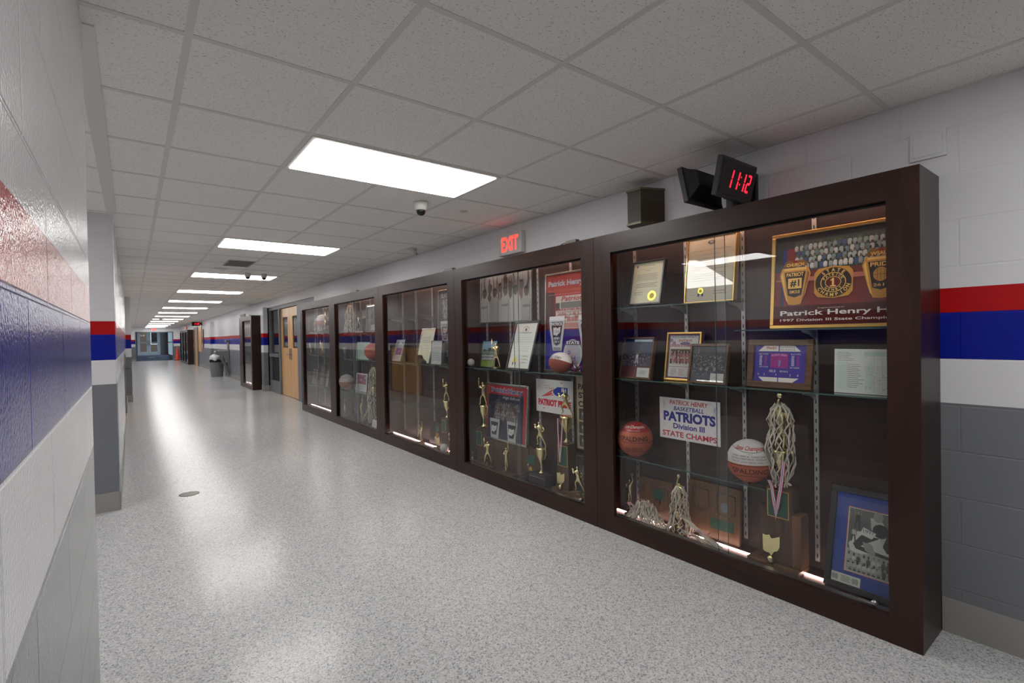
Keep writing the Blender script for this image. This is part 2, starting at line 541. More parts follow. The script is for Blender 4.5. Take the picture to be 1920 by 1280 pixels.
# right wall: straight block wall with the recessed door bay
b = MB()
b.box(WX, 3.4, -4.2, 10.15, 0, ZC + .03, M_WR)
b.box(WX, 3.4, 10.15, 14.4, 2.2, ZC + .03, M_WR)
b.box(WX, 3.4, 14.4, 25.2, 0, ZC + .03, M_WR)
b.box(WX, 3.4, 25.2, YEND, 0, ZC + .03, M_WR)
b.box(3.1, 3.4, 10.15, 14.4, 0, 2.2, M_WR)
tag(b.build('wall_right'), kind='structure')
b = MB()
b.box(2.765, 3.0, 14.4, 14.72, 0, 2.22, M_WX)
tag(b.build('wall_right_pier'), kind='structure')
b = MB()
b.box(2.74, WX + .01, 25.3, 25.75, 0, 2.19, M_WX)
tag(b.build('wall_right_pilaster'), kind='structure')
# left wall: near block, alcove, long run with a pilaster
b = MB()
b.box(-0.6, -0.1062, -4.2, 2.124, 0, ZC + .03, M_WL)
b.box(-2.6, -0.6, 1.9, 2.124, 0, ZC + .03, M_WX)
b.box(-2.6, -2.4, 2.124, 5.153, 0, ZC + .03, M_WL)
tag(b.build('wall_left'), kind='structure')
b = MB()
b.box(-2.6, -0.104, 5.153, 5.5, 0, ZC + .03, M_WX)
tag(b.build('wall_left_pier'), kind='structure')
b = MB()
b.box(-0.6, -0.1041, 5.5, 10.35, 0, ZC + .03, M_WL)
b.box(-0.6, -0.1041, 10.35, 12.15, 1.17, ZC + .03, M_WL)
b.box(-0.6, -0.1041, 12.15, YEND, 0, ZC + .03, M_WL)
b.box(-0.6, -0.3, 10.35, 12.15, 0, 1.17, M_WL)
tag(b.build('wall_left_far'), kind='structure')
b = MB()
b.box(-0.12, -0.008, 14.3, 14.9, 0, ZC + .03, M_WX)
tag(b.build('wall_left_pilaster'), kind='structure')
# wall behind the camera
b = MB(); b.box(-0.6, 3.4, -4.3, -4.1, 0, ZC + .03, M_WX)
tag(b.build('wall_back'), kind='structure')
# far end wall with its opening
b = MB()
b.box(-0.6, 0.2, YEND, YEND + .25, 0, ZC + .03, M_WX)
b.box(2.44, 3.4, YEND, YEND + .25, 0, ZC + .03, M_WX)
b.box(0.2, 2.44, YEND, YEND + .25, 2.1, ZC + .4, M_WX)
tag(b.build('wall_end'), kind='structure')
# cove base
def cove(name, segs):
    b = MB()
    for (ax, a, c, p, sgn) in segs:
        t = 0.008
        q0, q1 = (p, p + sgn * t) if sgn > 0 else (p + sgn * t, p)
        if ax == 'y': b.box(q0, q1, a, c, 0, .1524, M_BASE)
        else: b.box(a, c, q0, q1, 0, .1524, M_BASE)
    tag(b.build(name), kind='structure')
cove('baseboard_right', [('y', -4.1, 0.597, WX, -1), ('y', 10.05, 10.15, WX, -1), ('y', 16.87, 21.3, WX, -1), ('y', 22.0, 25.3, WX, -1), ('y', 25.75, 31.4, WX, -1), ('y', 33.4, 34.2, WX, -1), ('y', 40, YEND, WX, -1),
     ('x', 2.765, 2.99, 14.4, -1), ('y', 14.4, 14.72, 2.765, -1), ('x', 2.74, WX, 25.3, -1), ('y', 25.3, 25.75, 2.74, -1)])
cove('baseboard_left', [('y', -4.1, 2.124, -0.1062, 1), ('x', -2.4, -0.104, 5.153, -1), ('y', 5.153, 10.3, -0.104, 1), ('y', 12.2, 14.3, -0.104, 1),
     ('x', -0.104, -0.008, 14.3, -1), ('y', 14.3, 14.9, -0.008, 1), ('y', 14.9, YEND, -0.104, 1), ('y', 2.124, 5.153, -2.4, 1)])
cove('baseboard_end', [('x', -0.1, 0.2, YEND, -1), ('x', 2.44, WX, YEND, -1)])

# ------------------------------------------------------------------ ceiling lights
M_PANEL = emis('light_panel', (255, 253, 250), LIGHT)
ords = ['first', 'second', 'third', 'fourth', 'fifth', 'sixth', 'seventh', 'eighth', 'ninth', 'tenth', 'eleventh', 'twelfth', 'thirteenth', 'fourteenth']
def panel_light(x0, x1, y0, y1, label, group):
    t = empty('ceiling_light', ((x0 + x1) / 2, (y0 + y1) / 2, ZC - .006), label=label, cat='light', group=group)
    w, h = (x1 - x0) / 2, (y1 - y0) / 2
    f = MB(); e = .024
    for a in ((-w, w, -h, -h + e), (-w, w, h - e, h), (-w, -w + e, -h + e, h - e), (w - e, w, -h + e, h - e)):
        f.box(a[0], a[1], a[2], a[3], 0, .006, M_TEE)
    f.build('frame', t)
    d = MB(); d.box(-w + e, w - e, -h + e, h - e, -.004, .006, M_PANEL); d.build('diffuser', t)
    return t
for i, k in enumerate(light_rows):
    lab = 'bright flat ceiling panel light behind the camera' if i == 0 else 'bright flat ceiling panel light, %s down the hallway' % ords[i - 1]
    panel_light(0.753, 1.94, row_y(k) + .012, row_y(k + 1) - .012, lab, 'ceiling panel lights')
panel_light(-1.92, -1.35, 3.2, 4.4, 'ceiling panel light inside the side alcove on the left', 'alcove lights')

# ------------------------------------------------------------------ far vestibule
M_VW = plain('vestibule_grey', (120, 124, 128), 0.5)
b = MB()
b.prism([(45.2, 0), (48.2, .27), (52.5, .27), (52.5, -.05), (45.2, -.05)], -0.1, 2.42, carpet_mat(), 'x')
b.v = [(x, y, z) for x, y, z in b.v]
tag(b.build('floor_vestibule'), kind='structure')
b = MB(); b.box(-0.1, 2.42, YEND, 45.2, -.05, 0.004, carpet_mat())
tag(b.build('floor_carpet'), kind='structure')
b = MB()
b.box(-0.3, -0.1, YEND + .25, 52.5, 0, 3, M_VW)
b.box(-0.3, 0.4, 51, 51.2, 0, 3, M_VW); b.box(1.85, 3.0, 51, 51.2, 0, 3, M_VW); b.box(0.4, 1.85, 51, 51.2, 2.45, 3, M_VW)
tag(b.build('wall_vestibule'), kind='structure')
b = MB(); b.box(2.42, 2.6, YEND + .25, 44.8, 0, 3, M_VW); b.box(2.42, 2.6, 50.4, 51, 0, 3, M_VW); b.box(2.42, 2.6, 44.8, 50.4, 2.6, 3, M_VW); b.box(2.42, 2.6, 44.8, 50.4, 0, .3, M_VW)
tag(b.build('wall_vestibule_right'), kind='structure')
b = MB(); b.box(-0.3, 2.6, YEND + .25, 51.2, 2.8, 2.9, M_VW)
tag(b.build('ceiling_vestibule'), kind='structure')
t = empty('window_1', (2.46, 44.8, .3)); tag(t, kind='structure')
f = MB()
M_LBF = plain('light_frame', (186, 200, 208), .4)
for yy in (0, 1.4, 2.8, 4.2, 5.54): f.box(-.04, .04, yy, yy + .06, 0, 2.3, M_LBF)
for zz in (0, 1.0, 2.24): f.box(-.04, .04, 0, 5.6, zz, zz + .06, M_LBF)
f.build('window_frame', t)
f = MB(); f.box(-.004, .004, .03, 5.57, .03, 2.27, M_GLASS); f.build('pane', t)
t = empty('ceiling_light', (1.2, 47.6, 2.775), label='added unseen panel light brightening the far vestibule', cat='light', group='added vestibule fill light')  # unseen fill panel, added to brighten the dim vestibule walls
f = MB(); f.box(-.6, .6, -.3, .3, .004, .022, M_TEE); f.build('frame', t)
d = MB(); d.box(-.57, .57, -.27, .27, -.002, .004, emis('vestibule_fill_panel', (255, 253, 250), LIGHT * .5)); d.build('diffuser', t)
# opening frame
f = MB()
f.box(0.2, 0.25, YEND - .02, YEND + .27, 0, 2.1, M_HMF); f.box(2.39, 2.44, YEND - .02, YEND + .27, 0, 2.1, M_HMF); f.box(0.25, 2.39, YEND - .02, YEND + .27, 2.04, 2.1, M_HMF)
tag(f.build('trim_2'), kind='structure')
# double doors with mid rails
def glass_door(x0, x1, name, label, hx):
    t = empty(name, ((x0 + x1) / 2, 51.0, .27)); tag(t, label, None, kind='structure')
    w = (x1 - x0) / 2; f = MB()
    f.box(-w, -w + .13, -.05, 0, 0, 2.1, M_LBF); f.box(w - .13, w, -.05, 0, 0, 2.1, M_LBF)
    f.box(-w + .13, w - .13, -.05, 0, 1.95, 2.1, M_LBF); f.box(-w + .13, w - .13, -.05, 0, 0, .28, M_LBF)
    f.box(-w + .13, w - .13, -.045, -.005, 1.02, 1.07, M_LBF)
    f.build('leaf', t)
    g = MB(); g.box(-w + .12, w - .12, -.03, -.024, .27, 1.96, M_GLASS); g.build('pane', t)
    h = MB(); h.tube([(hx, -.05, .8), (hx, -.11, .82), (hx, -.11, 1.2), (hx, -.05, 1.22)], .012, M_BLACK); h.build('door_handle', t)
glass_door(.42, 1.12, 'door_1', 'pale grey door with a two-pane window, left leaf at the far end', .3)
glass_door(1.13, 1.83, 'door_2', 'pale grey door with a two-pane window, right leaf at the far end', -.3)
f = MB(); f.box(.36, .42, 50.93, 51.0, .27, 2.45, M_LBF); f.box(1.83, 1.9, 50.93, 51.0, .27, 2.45, M_LBF); f.box(.42, 1.83, 50.93, 51.0, 2.375, 2.45, M_LBF)
tag(f.build('trim_3'), kind='structure')
# outside
b = MB(); b.box(-30, 34, 52.5, 90, -.3, .1, plain('pavement', (150, 146, 138), .9)); tag(b.build('ground_outside'), kind='structure')
b = MB(); b.box(2.91, 34, 30, 52.5, -.3, .1, plain('pavement', (150, 146, 138), .9)); tag(b.build('ground_side'), kind='structure')
def brick_mat():
    m, nt, p = new_mat('outside_brick'); B = NB(nt)
    g = B.n('ShaderNodeNewGeometry'); mp = B.n('ShaderNodeMapping'); mp.inputs['Rotation'].default_value = (PI / 2, 0, 0)
    B.l(g.outputs['Position'], mp.inputs[0])
    br = B.n('ShaderNodeTexBrick'); B.l(mp.outputs[0], br.inputs['Vector'])
    br.inputs['Scale'].default_value = 4; br.inputs['Color1'].default_value = lin((72, 54, 42)); br.inputs['Color2'].default_value = lin((52, 46, 36)); br.inputs['Mortar'].default_value = lin((80, 74, 66))
    B.l(br.outputs['Color'], p.inputs['Base Color']); p.inputs['Roughness'].default_value = .9
    return m
t = empty('brick_building', (-4, 66, 0.1), label='brown brick building seen through the glass doors at the far end', cat='building')
b = MB(); b.box(-6, 14, 0, 6, 0, 6, brick_mat()); b.build('wall', t)
b = MB(); b.box(-6.2, 14.2, -.2, 6.2, 6, 6.25, M_VW); b.build('roof', t)
for i, xx in enumerate((-1, 2.2, 5.6, 9)):
    b = MB(); b.box(xx, xx + 1.2, -.04, .01, 1, 2.6, M_WPLAS); b.box(xx + .08, xx + 1.12, -.05, -.03, 1.08, 2.52, M_CAMBLK); b.build('window', t)

# ------------------------------------------------------------------ door bay on the right wall
t = empty('door_3', (2.95, 10.15, 0)); tag(t, 'grey metal frame of the double door bay', kind='structure')
f = MB()
for a, c in ((0, .1), (3.08, 3.16), (4.17, 4.25)): f.box(-.05, .08, a, c, 0, 2.2, M_HMF)
f.box(-.05, .08, .1, 3.08, 2.12, 2.2, M_HMF); f.box(-.05, .08, 3.16, 4.17, 2.12, 2.2, M_HMF)
f.box(-.05, .08, 3.16, 4.17, 0, .3, M_HMF); f.box(-.07, .08, 3.16, 4.17, .92, 1.0, M_HMF)
f.box(-.05, .08, .1, 1.42, 0, 2.12, M_HMF)
f.build('door_frame', t)
M_DIMG = plain('dark_room_glass', (26, 27, 30), 0.03, 0, 0, 0.9)  # opaque pane; darkness of the unlit room behind is put into its colour
f = MB(); f.box(0, .012, 3.16, 4.17, .3, 2.12, M_DIMG); f.build('sidelight_glass', t)
def wood_door(name, y0, y1, label, hy):
    t = empty(name, (2.945, y0, .01)); tag(t, label, kind='structure')
    w = y1 - y0; f = MB()
    a, c = (.22, .7) if hy < .3 else (.16, .64)
    f.box(0, .045, 0, a, 0, 2.1, M_DOOR); f.box(0, .045, c, w, 0, 2.1, M_DOOR)
    f.box(0, .045, a, c, 0, 1.15, M_DOOR); f.box(0, .045, a, c, 1.89, 2.1, M_DOOR)
    f.build('leaf', t)
    g = MB(); g.box(.015, .025, a, c, 1.15, 1.89, M_DIMG); g.build('pane', t)
    h = MB(); h.box(-.008, .002, hy - .03, hy + .03, .88, 1.14, M_STEEL)
    h.tube([(-.008, hy, 1.0), (-.06, hy, 1.0), (-.06, hy + (.11 if hy < .3 else -.11), 1.0)], .009, M_STEEL)
    h.build('door_handle', t)
wood_door('door_4', 12.37, 13.225, 'birch door leaf with tall window, farther leaf of the pair', .07)
wood_door('door_5', 11.5, 12.36, 'birch door leaf with tall window, nearer leaf of the pair', .79)

# left wall door
t = empty('door_6', (-.104, 10.4, 0)); tag(t, 'low wooden double door under the stripes on the left wall', kind='structure')
f = MB(); f.box(-.1, .008, -.05, 0, 0, 1.17, M_HMF); f.box(-.1, .008, 1.7, 1.75, 0, 1.17, M_HMF); f.box(-.1, .008, 0, 1.7, 1.12, 1.17, M_HMF); f.build('door_frame', t)
for y0 in (.002, .852):
    f = MB(); f.box(-.05, -.005, y0, y0 + .846, .01, 1.12, M_DOOR); f.build('leaf', t)
f = MB(); f.box(-.005, .004, .76, .82, .78, 1.0, M_STEEL); f.tube([(0, .79, .9), (.08, .79, .9), (.08, .68, .9)], .01, M_STEEL); f.build('door_handle', t)

# far right door and board
t = empty('door_7', (WX, 31.4, 0)); tag(t, 'grey door frame far down the right wall', kind='structure')
f = MB(); f.box(-.07, .0, 0, .12, 0, 2.12, M_HMF); f.box(-.07, 0, 1.86, 2.0, 0, 2.12, M_HMF); f.box(-.07, 0, .12, 1.86, 2.0, 2.12, M_HMF); f.build('door_frame', t)
f = MB(); f.box(-.03, 0, .12, 1.86, 0, 2.0, M_DOOR); f.build('leaf', t)
# ================================================================== DISPLAY CASES
CX = 2.577     # front face
def case(y0, y1, o0, o1, split, shelves, stands, label, group, led='both', lockside='r'):
    """glass-fronted display case; the opening runs o0..o1, shelves = (height, from, to)"""
    t = empty('display_case', (CX, (y0 + y1) / 2, 0), label=label, cat='display case', group=group)
    ym = (y0 + y1) / 2
    Y = lambda v: v - ym
    D = WX - .003 - CX
    e = .0015
    a, c = Y(y0) + e, Y(y1) - e
    b = MB()
    b.box(.022, D, a, a + .022, 0, 2.032, M_DARK); b.box(.022, D, c - .022, c, 0, 2.032, M_DARK)
    b.box(.022, D, a + .022, c - .022, 2.01, 2.032, M_DARKH); b.box(.022, D, a + .022, c - .022, .075, .098, M_DARKH)
    b.build('carcass', t)
    b = MB(); b.box(D - .012, D - .002, a + .022, c - .022, .098, 2.01, M_BACK); b.build('back_panel', t)
    for (q0, q1) in ((a, Y(o0)), (Y(o1), c)):
        b = MB(); b.box(0, .022, q0, q1, 0, 2.032, M_DARK); b.build('frame_stile', t)
    for (q0, q1) in ((1.908, 2.032), (0, .12)):
        b = MB(); b.box(0, .022, Y(o0), Y(o1), q0, q1, M_DARKH); b.build('frame_rail', t)
    b = MB(); b.box(.024, .058, Y(o0), Y(o1), .098, .122, M_STEEL); b.build('sliding_track', t)
    b = MB(); b.box(.024, .058, Y(o0), Y(o1), 1.9, 1.925, M_SLOT); b.build('sliding_track', t)
    ov = .055
    for k, (p, q, xx) in enumerate(((o0 - .03, split + ov / 2, .024), (split - ov / 2, o1 + .03, .031))):
        b = MB(); b.box(xx, xx + .005, Y(p), Y(q), .115, 1.915, M_GLASS)
        gp = b.build('sliding_glass', t)
        b = MB(); yy = Y(q) if k == 0 else Y(p); b.box(xx + .0003, xx + .0047, yy - .0015, yy + .0015, .122, 1.9, M_SEDGE); b.build('polished_edge', gp)
    yl = Y(o0) + .06 if lockside == 'r' else Y(o1) - .06
    b = MB(); b.tube([(.012, yl, .14), (.034, yl, .14)], .013, M_STEEL, 12); b.box(.008, .02, yl - .005, yl + .06, .137, .143, M_STEEL); b.build('lock', t)
    for y in stands:
        b = MB(); b.box(D - .024, D - .012, Y(y) - .011, Y(y) + .011, .14, 1.97, M_ALU)
        for z in [0.16 + .0508 * i for i in range(36)]:
            b.box(D - .0246, D - .0238, Y(y) - .0028, Y(y) + .0028, z, z + .02, M_SLOT)
        b.build('shelf_standard', t)
    for (z, p, q) in shelves:
        p = max(p, y0 + .03); q = min(q, y1 - .03)
        b = MB(); b.box(.085, D - .03, Y(p), Y(q), z - .007, z, M_SHELF)
        b.box(.083, .0848, Y(p), Y(q), z - .007, z, M_SEDGE)
        s = b.build('glass_shelf', t)
        for y in stands:
            if p - .02 < y < q + .02:
                b = MB(); b.prism([(D - .024, z - .008), (.11, z - .008), (.11, z - .016), (D - .1, z - .03), (D - .024, z - .06)], Y(y) - .0015, Y(y) + .0015, M_ALU, 'y'); b.build('shelf_bracket', s)
    if led:
        ml = emis('led_strip', (255, 208, 196), LED)
        if led == 'both':
            b = MB(); b.box(.155, .165, a + .04, c - .04, .0985, .106, ml); b.build('led_strip', t)
        b = MB(); b.box(.13, .145, a + .04, c - .04, 2.0, 2.008, emis('led_strip_top', (255, 200, 176), LED * 1.5)); b.build('led_strip', t)
    return t

G1 = 'row of display cases along the right wall'
case(.597, 2.41, .715, 2.258, 1.49, [(1.535, 1.46, 2.4), (1.367, .62, 1.44), (1.05, .6, 2.4), (.515, 1.28, 2.4)], [1.10, 1.485, 1.862, 2.269],
     'dark wood display case nearest the camera, with two basketballs and the gold-framed ring poster', G1)
case(2.41, 4.305, 2.535, 4.17, 3.34, [(1.05, 2.43, 4.29)], [2.916, 3.33, 3.74, 4.13],
     'dark wood display case, second from the camera, holding a football and batter trophies', G1, led='top')
case(4.305, 6.233, 4.446, 6.096, 5.23, [(1.60, 5.2, 6.2), (1.045, 4.3, 6.2), (.545, 4.9, 6.2)], [4.85, 5.265, 5.68, 6.08],
     'dark wood display case in the middle of the row, nearly empty upper shelves', G1, lockside='l')
case(6.233, 8.12, 6.37, 8.02, 7.15, [(1.44, 6.25, 8.1), (1.045, 6.25, 8.1), (.545, 6.25, 8.1)], [6.8, 7.2, 7.6, 7.95],
     'dark wood display case, fourth from the camera, with netted trophies on the top shelf', G1, led='top')
case(8.12, 10.03, 8.29, 9.9, 9.19, [(1.49, 8.15, 10.0), (1.075, 8.15, 10.0), (.49, 8.15, 10.0)], [8.7, 9.1, 9.5, 9.9],
     'dark wood display case at the far end of the row, beside the birch doors', G1)
case(14.95, 16.86, 15.1, 16.35, 15.7, [(1.5, 14.98, 16.8), (1.05, 14.98, 16.8), (.55, 14.98, 16.8)], [15.3, 15.8, 16.3],
     'separate dark wood display case standing beyond the birch doors', 'display cases farther down the hall')
fl = ['nearest of the three cases by the orange cone', 'middle of the three cases by the orange cone', 'farthest of the three cases, beside the orange cone']
for i in range(3):
    y = 34.3 + 1.9 * i
    case(y, y + 1.89, y + .14, y + 1.75, y + .95, [(1.05, y + .05, y + 1.85)], [y + .6, y + 1.3], 'dark wood display case, ' + fl[i], 'display cases farther down the hall', led=False)

# ================================================================== THINGS FOR THE CASES
RZ = -PI / 2
def sheet_thing(name, label, cat, y, z, x, w, h, fw, fm, art, tilt=0.0, yaw=0.0, depth=.018, glaze=True, easel=False, base=(235, 232, 220), group=None, mat=0.0, part='print'):
    """framed or bare flat item facing the hall; origin at its bottom centre; x is its depth at mid height"""
    tl = math.radians(tilt)
    t = empty(name, (x - h / 2 * math.sin(tl), y, z), RZ + math.radians(yaw), -tl, label, cat, group)
    iw, ih = w - 2 * fw, h - 2 * fw
    A = Art(iw, ih, base if not isinstance(base, tuple) else ink(base), y=-.003 if fw else 0)
    art(A)
    o = A.build(part, t); o.location = (0, 0, fw)
    if fw:
        f = MB(); bk = depth
        for a in ((-w / 2, w / 2, 0, fw), (-w / 2, w / 2, h - fw, h)):
            f.box(a[0], a[1], -.012, bk, a[2], a[3], fm)
        for a in ((-w / 2, -w / 2 + fw), (w / 2 - fw, w / 2)):
            f.box(a[0], a[1], -.012, bk, fw, h - fw, fm)
        f.box(-w / 2 + fw, w / 2 - fw, .002, bk, fw, h - fw, M_BLACK)
        f.build('frame', t, bevel=.002)
        if glaze:
            g = MB(); g.box(-iw / 2, iw / 2, -.0082, -.0068, fw, h - fw, M_FGLASS); g.build('glazing', t)
    if easel:
        e = MB(); dd = h * .55 * math.sin(tl) + .04
        for sx in (-w * .28, w * .28):
            e.tube([(sx, -.03, .004), (sx, -.028, -.004), (sx, .02, -.004)], .003, M_BLACK)
        e.tube([(0, .02, h * .6), (0, .02 + .02, h * .3), (0, .03, 0)], .003, M_BLACK)
        e.build('easel', t)
    return t

WHT = (222, 220, 212); INK = (60, 60, 66); RED = (176, 40, 48); BLU = (36, 44, 128); SKIN = (168, 124, 100)
def seal(A, u, v, r, c=(214, 196, 70)):
    n = 28
    A.poly([(u + r * (1 if i % 2 else .86) * math.cos(2 * PI * i / n), v + r * (1 if i % 2 else .86) * math.sin(2 * PI * i / n)) for i in range(n)], plain('gold_foil', (224, 206, 74), .3, .7)); A.up()
    A.ell(u, v, r * .55, r * .55, (196, 178, 60)); A.up()
def ribbon_seal(A, u, v, r):
    A.poly([(u - r * .7, v), (u - r * .1, v), (u - r * .5, v - r * 2), (u - r * .8, v - r * 1.5), (u - r * 1.1, v - r * 1.9)], BLU)
    A.poly([(u + r * .1, v), (u + r * .7, v), (u + r * 1.1, v - r * 1.9), (u + r * .8, v - r * 1.5), (u + r * .5, v - r * 2)], BLU); A.up()
    seal(A, u, v, r)

# ---------------- case 1, top shelf
def art_cert_small(A):
    w, h = A.w, A.h
    A.ell(-w * .38, h * .92, .008, .008, (90, 96, 140))
    A.rect(-.04, h * .92, .05, h * .928, INK); A.text('In The House of Representatives', 0, h * .83, .005, INK, w=w * .5); A.text('A Resolution', 0, h * .79, .006, INK)
    A.lines(-w * .36, h * .55, w * .36, h * .73, 6, (120, 118, 104), .1, .3); A.lines(-w * .36, h * .38, w * .36, h * .5, 3, (120, 118, 104), .2, .3)
    A.lines(-w * .4, h * .2, -w * .1, h * .3, 2, (100, 100, 96), .2, .2); seal(A, w * .22, h * .17, w * .15)
sheet_thing('framed_certificate', 'small pale certificate with gold seal in a black frame, nearest case top shelf', 'certificate', 2.085, 1.5455, 2.742, .262, .305, .012, M_BLACK, art_cert_small, 12, easel=True, glaze=False, base=(206, 206, 176))
def art_cert_big(A):
    w, h = A.w, A.h
    A.ell(0, h * .93, w * .08, h * .03, (90, 98, 116)); A.up(); A.ell(0, h * .935, w * .04, h * .016, (190, 190, 184)); A.text('OHIO', 0, h * .885, .008, INK)
    A.text('OHIO HIGH SCHOOL STATE CHAMPIONS', 0, h * .8, .007, (120, 112, 70), w=w * .8); A.rect(-w * .2, h * .74, w * .2, h * .743, INK)
    A.lines(-w * .38, h * .5, w * .38, h * .7, 6, (150, 148, 136), .05, .2); A.lines(-w * .38, h * .32, w * .38, h * .46, 4, (150, 148, 136), .1, .2)
    A.lines(w * .08, h * .1, w * .38, h * .18, 2, (60, 60, 80), .2, .15); A.lines(-w * .4, h * .1, -w * .3, h * .12, 1, INK, 0, .2)
    ribbon_seal(A, -w * .18, h * .17, .02)
sheet_thing('framed_certificate', 'large cream certificate with blue ribbon seal in a thin gold frame, nearest case', 'certificate', 1.66, 1.5365, 2.798, .325, .408, .008, M_BRASS, art_cert_big, 7.5, depth=.03, base=(214, 208, 186))

def ring_side(A, u, v, w, h, top, l1, l2, l3, ball=False):
    G = (206, 148, 58); G2 = (240, 196, 104); D = (40, 26, 20); GD = (140, 92, 32)
    A.poly([(u - w * .42, v + h * .86), (u - w * .28, v + h), (u + w * .28, v + h), (u + w * .42, v + h * .86)], GD)
    A.poly([(u - w * .5, v + h * .68), (u - w * .42, v + h * .84), (u + w * .42, v + h * .84), (u + w * .5, v + h * .68), (u + w * .34, v + h * .25), (u + w * .2, v + h * .02), (u, v), (u - w * .2, v + h * .02), (u - w * .34, v + h * .25)], G); A.up()
    A.rect(u - w * .36, v + h * .78, u + w * .36, v + h * .83, G2)
    A.poly([(u - w * .46, v + h * .68), (u - w * .4, v + h * .76), (u - w * .3, v + h * .3), (u - w * .2, v + h * .06), (u - w * .28, v + h * .12)], G2)
    A.poly([(u + w * .46, v + h * .68), (u + w * .4, v + h * .76), (u + w * .3, v + h * .3), (u + w * .22, v + h * .06), (u + w * .28, v + h * .14)], GD)
    A.poly([(u - w * .34, v + h * .74), (u + w * .34, v + h * .74), (u + w * .22, v + h * .22), (u, v + h * .17), (u - w * .22, v + h * .22)], D); A.up()
    A.ell(u, v + h * .96, w * .16, h * .04, GD); A.up(); A.ell(u, v + h * .97, w * .08, h * .025, (150, 24, 24)); A.up()
    A.text(top, u, v + h * .865, h * .075, G2, w=w * .56, bold=.03); A.text(l1, u, v + h * .64, h * .085, G2, w=w * .56, bold=.03)
    if ball:
        A.ell(u, v + h * .48, w * .2, h * .14, G, 22); A.up()
        for k in (-1, 0, 1): A.rect(u + k * w * .09 - .0008, v + h * .37, u + k * w * .09 + .0008, v + h * .59, D)
        A.rect(u - w * .19, v + h * .475, u + w * .19, v + h * .482, D); A.text(l3, u, v + h * .24, h * .06, G2, w=w * .4, bold=.02)
    else:
        A.rect(u - w * .22, v + h * .37, u + w * .22, v + h * .6, G2); A.up(); A.text(l2, u, v + h * .4, h * .17, D, bold=.03); A.text(l3, u, v + h * .26, h * .07, G2, w=w * .34, bold=.02)
def ring_top(A, u, v, r):
    G = (200, 144, 60); G2 = (240, 198, 110); D = (44, 30, 20)
    A.poly([(u - r, v - r * .55), (u - r * .8, v - r * .82), (u, v - r * .92), (u + r * .8, v - r * .82), (u + r, v - r * .55), (u + r, v + r * .6), (u + r * .8, v + r * .85), (u, v + r * .95), (u - r * .8, v + r * .85), (u - r, v + r * .6)], G); A.up()
    A.ell(u, v, r * .94, r * .86, D, 30); A.up(); A.ring_text('STATE', u, v, r * .8, r * .72, r * .2, G2, 140, 40); A.ring_text('CHAMPION', u, v, r * .8, r * .72, r * .2, G2, 200, 350); A.up()
    A.ell(u, v, r * .66, r * .58, G2, 28); A.up(); A.ell(u, v, r * .62, r * .54, D, 28); A.up()
    A.ring_text('PATRICK', u, v, r * .53, r * .44, r * .14, G2, 160, 20); A.ring_text('HENRY', u, v, r * .53, r * .44, r * .14, G2, 215, 325); A.up()
    A.ell(u, v, r * .42, r * .34, G2, 24); A.up(); A.ell(u, v, r * .39, r * .31, (96, 14, 12), 24); A.up(); A.text('1', u, v - r * .25, r * .5, G2, bold=.03); A.rect(u - r * .15, v - r * .25, u + r * .15, v - r * .18, G2); A.poly([(u - r * .15, v + r * .12), (u, v + r * .25), (u, v + r * .15), (u - r * .1, v + r * .08)], G2)
def art_rings(A):
    w, h = A.w, A.h
    R = (142, 34, 30)
    A.rect(-w / 2, h * .6, w / 2, h, (44, 36, 36)); A.up(); A.rect(-w / 2 + .04, h * .5, -w / 2 + .06, h * .86, BLU); A.rect(-w / 2 + .06, h * .5, w / 2, h * .86, R); A.up()
    A.rect(-w / 2 + .03, h * .2, -w / 2 + .045, h * .55, (30, 28, 90))
    A.rect(-w / 2 + .1, h * .6, w / 2 - .1, h * .93, (70, 82, 66)); A.up()
    A.crowd(-w / 2 + .1, h * .6, w / 2 - .1, h * .92, 4, 19, [(196, 198, 188), (170, 180, 172), (206, 204, 196), (150, 160, 154), (120, 140, 138), (70, 90, 130)], [(134, 100, 78), (70, 52, 40)])
    A.rect(-w / 2, 0, w / 2, h * .21, (74, 22, 20)); A.up(); A.ell(0, h * .5, w * .5, .012, (186, 110, 90)); A.up()
    v = h * .22
    ring_side(A, -w * .33, v, .152, h * .5, 'CHURCH', 'PATRIOT', '#1', 'SIMOUS')
    ring_top(A, -w * .04, v + h * .22, .086)
    ring_side(A, w * .28, v + .01, .152, h * .5, 'WSAUG', 'PRIDE', '', '2611', True)
    A.up(); A.text('Designed exclusively for', -w * .05, h * .165, .008, (214, 200, 190), w=.12)
    A.text('Patrick Henry High', -w * .44, h * .085, .034, (232, 230, 224), w=.565, align='l', bold=.02)
    A.text('1997 Division III State Champions', -w * .44, h * .03, .017, (232, 230, 224), w=.52, align='l', bold=.015)
sheet_thing('framed_poster', 'large gold-framed poster of championship rings on red in the nearest case', 'poster', .962, 1.369, 2.785, .655, .508, .018, M_BRASS, art_rings, 5, depth=.03, base=(142, 34, 30))

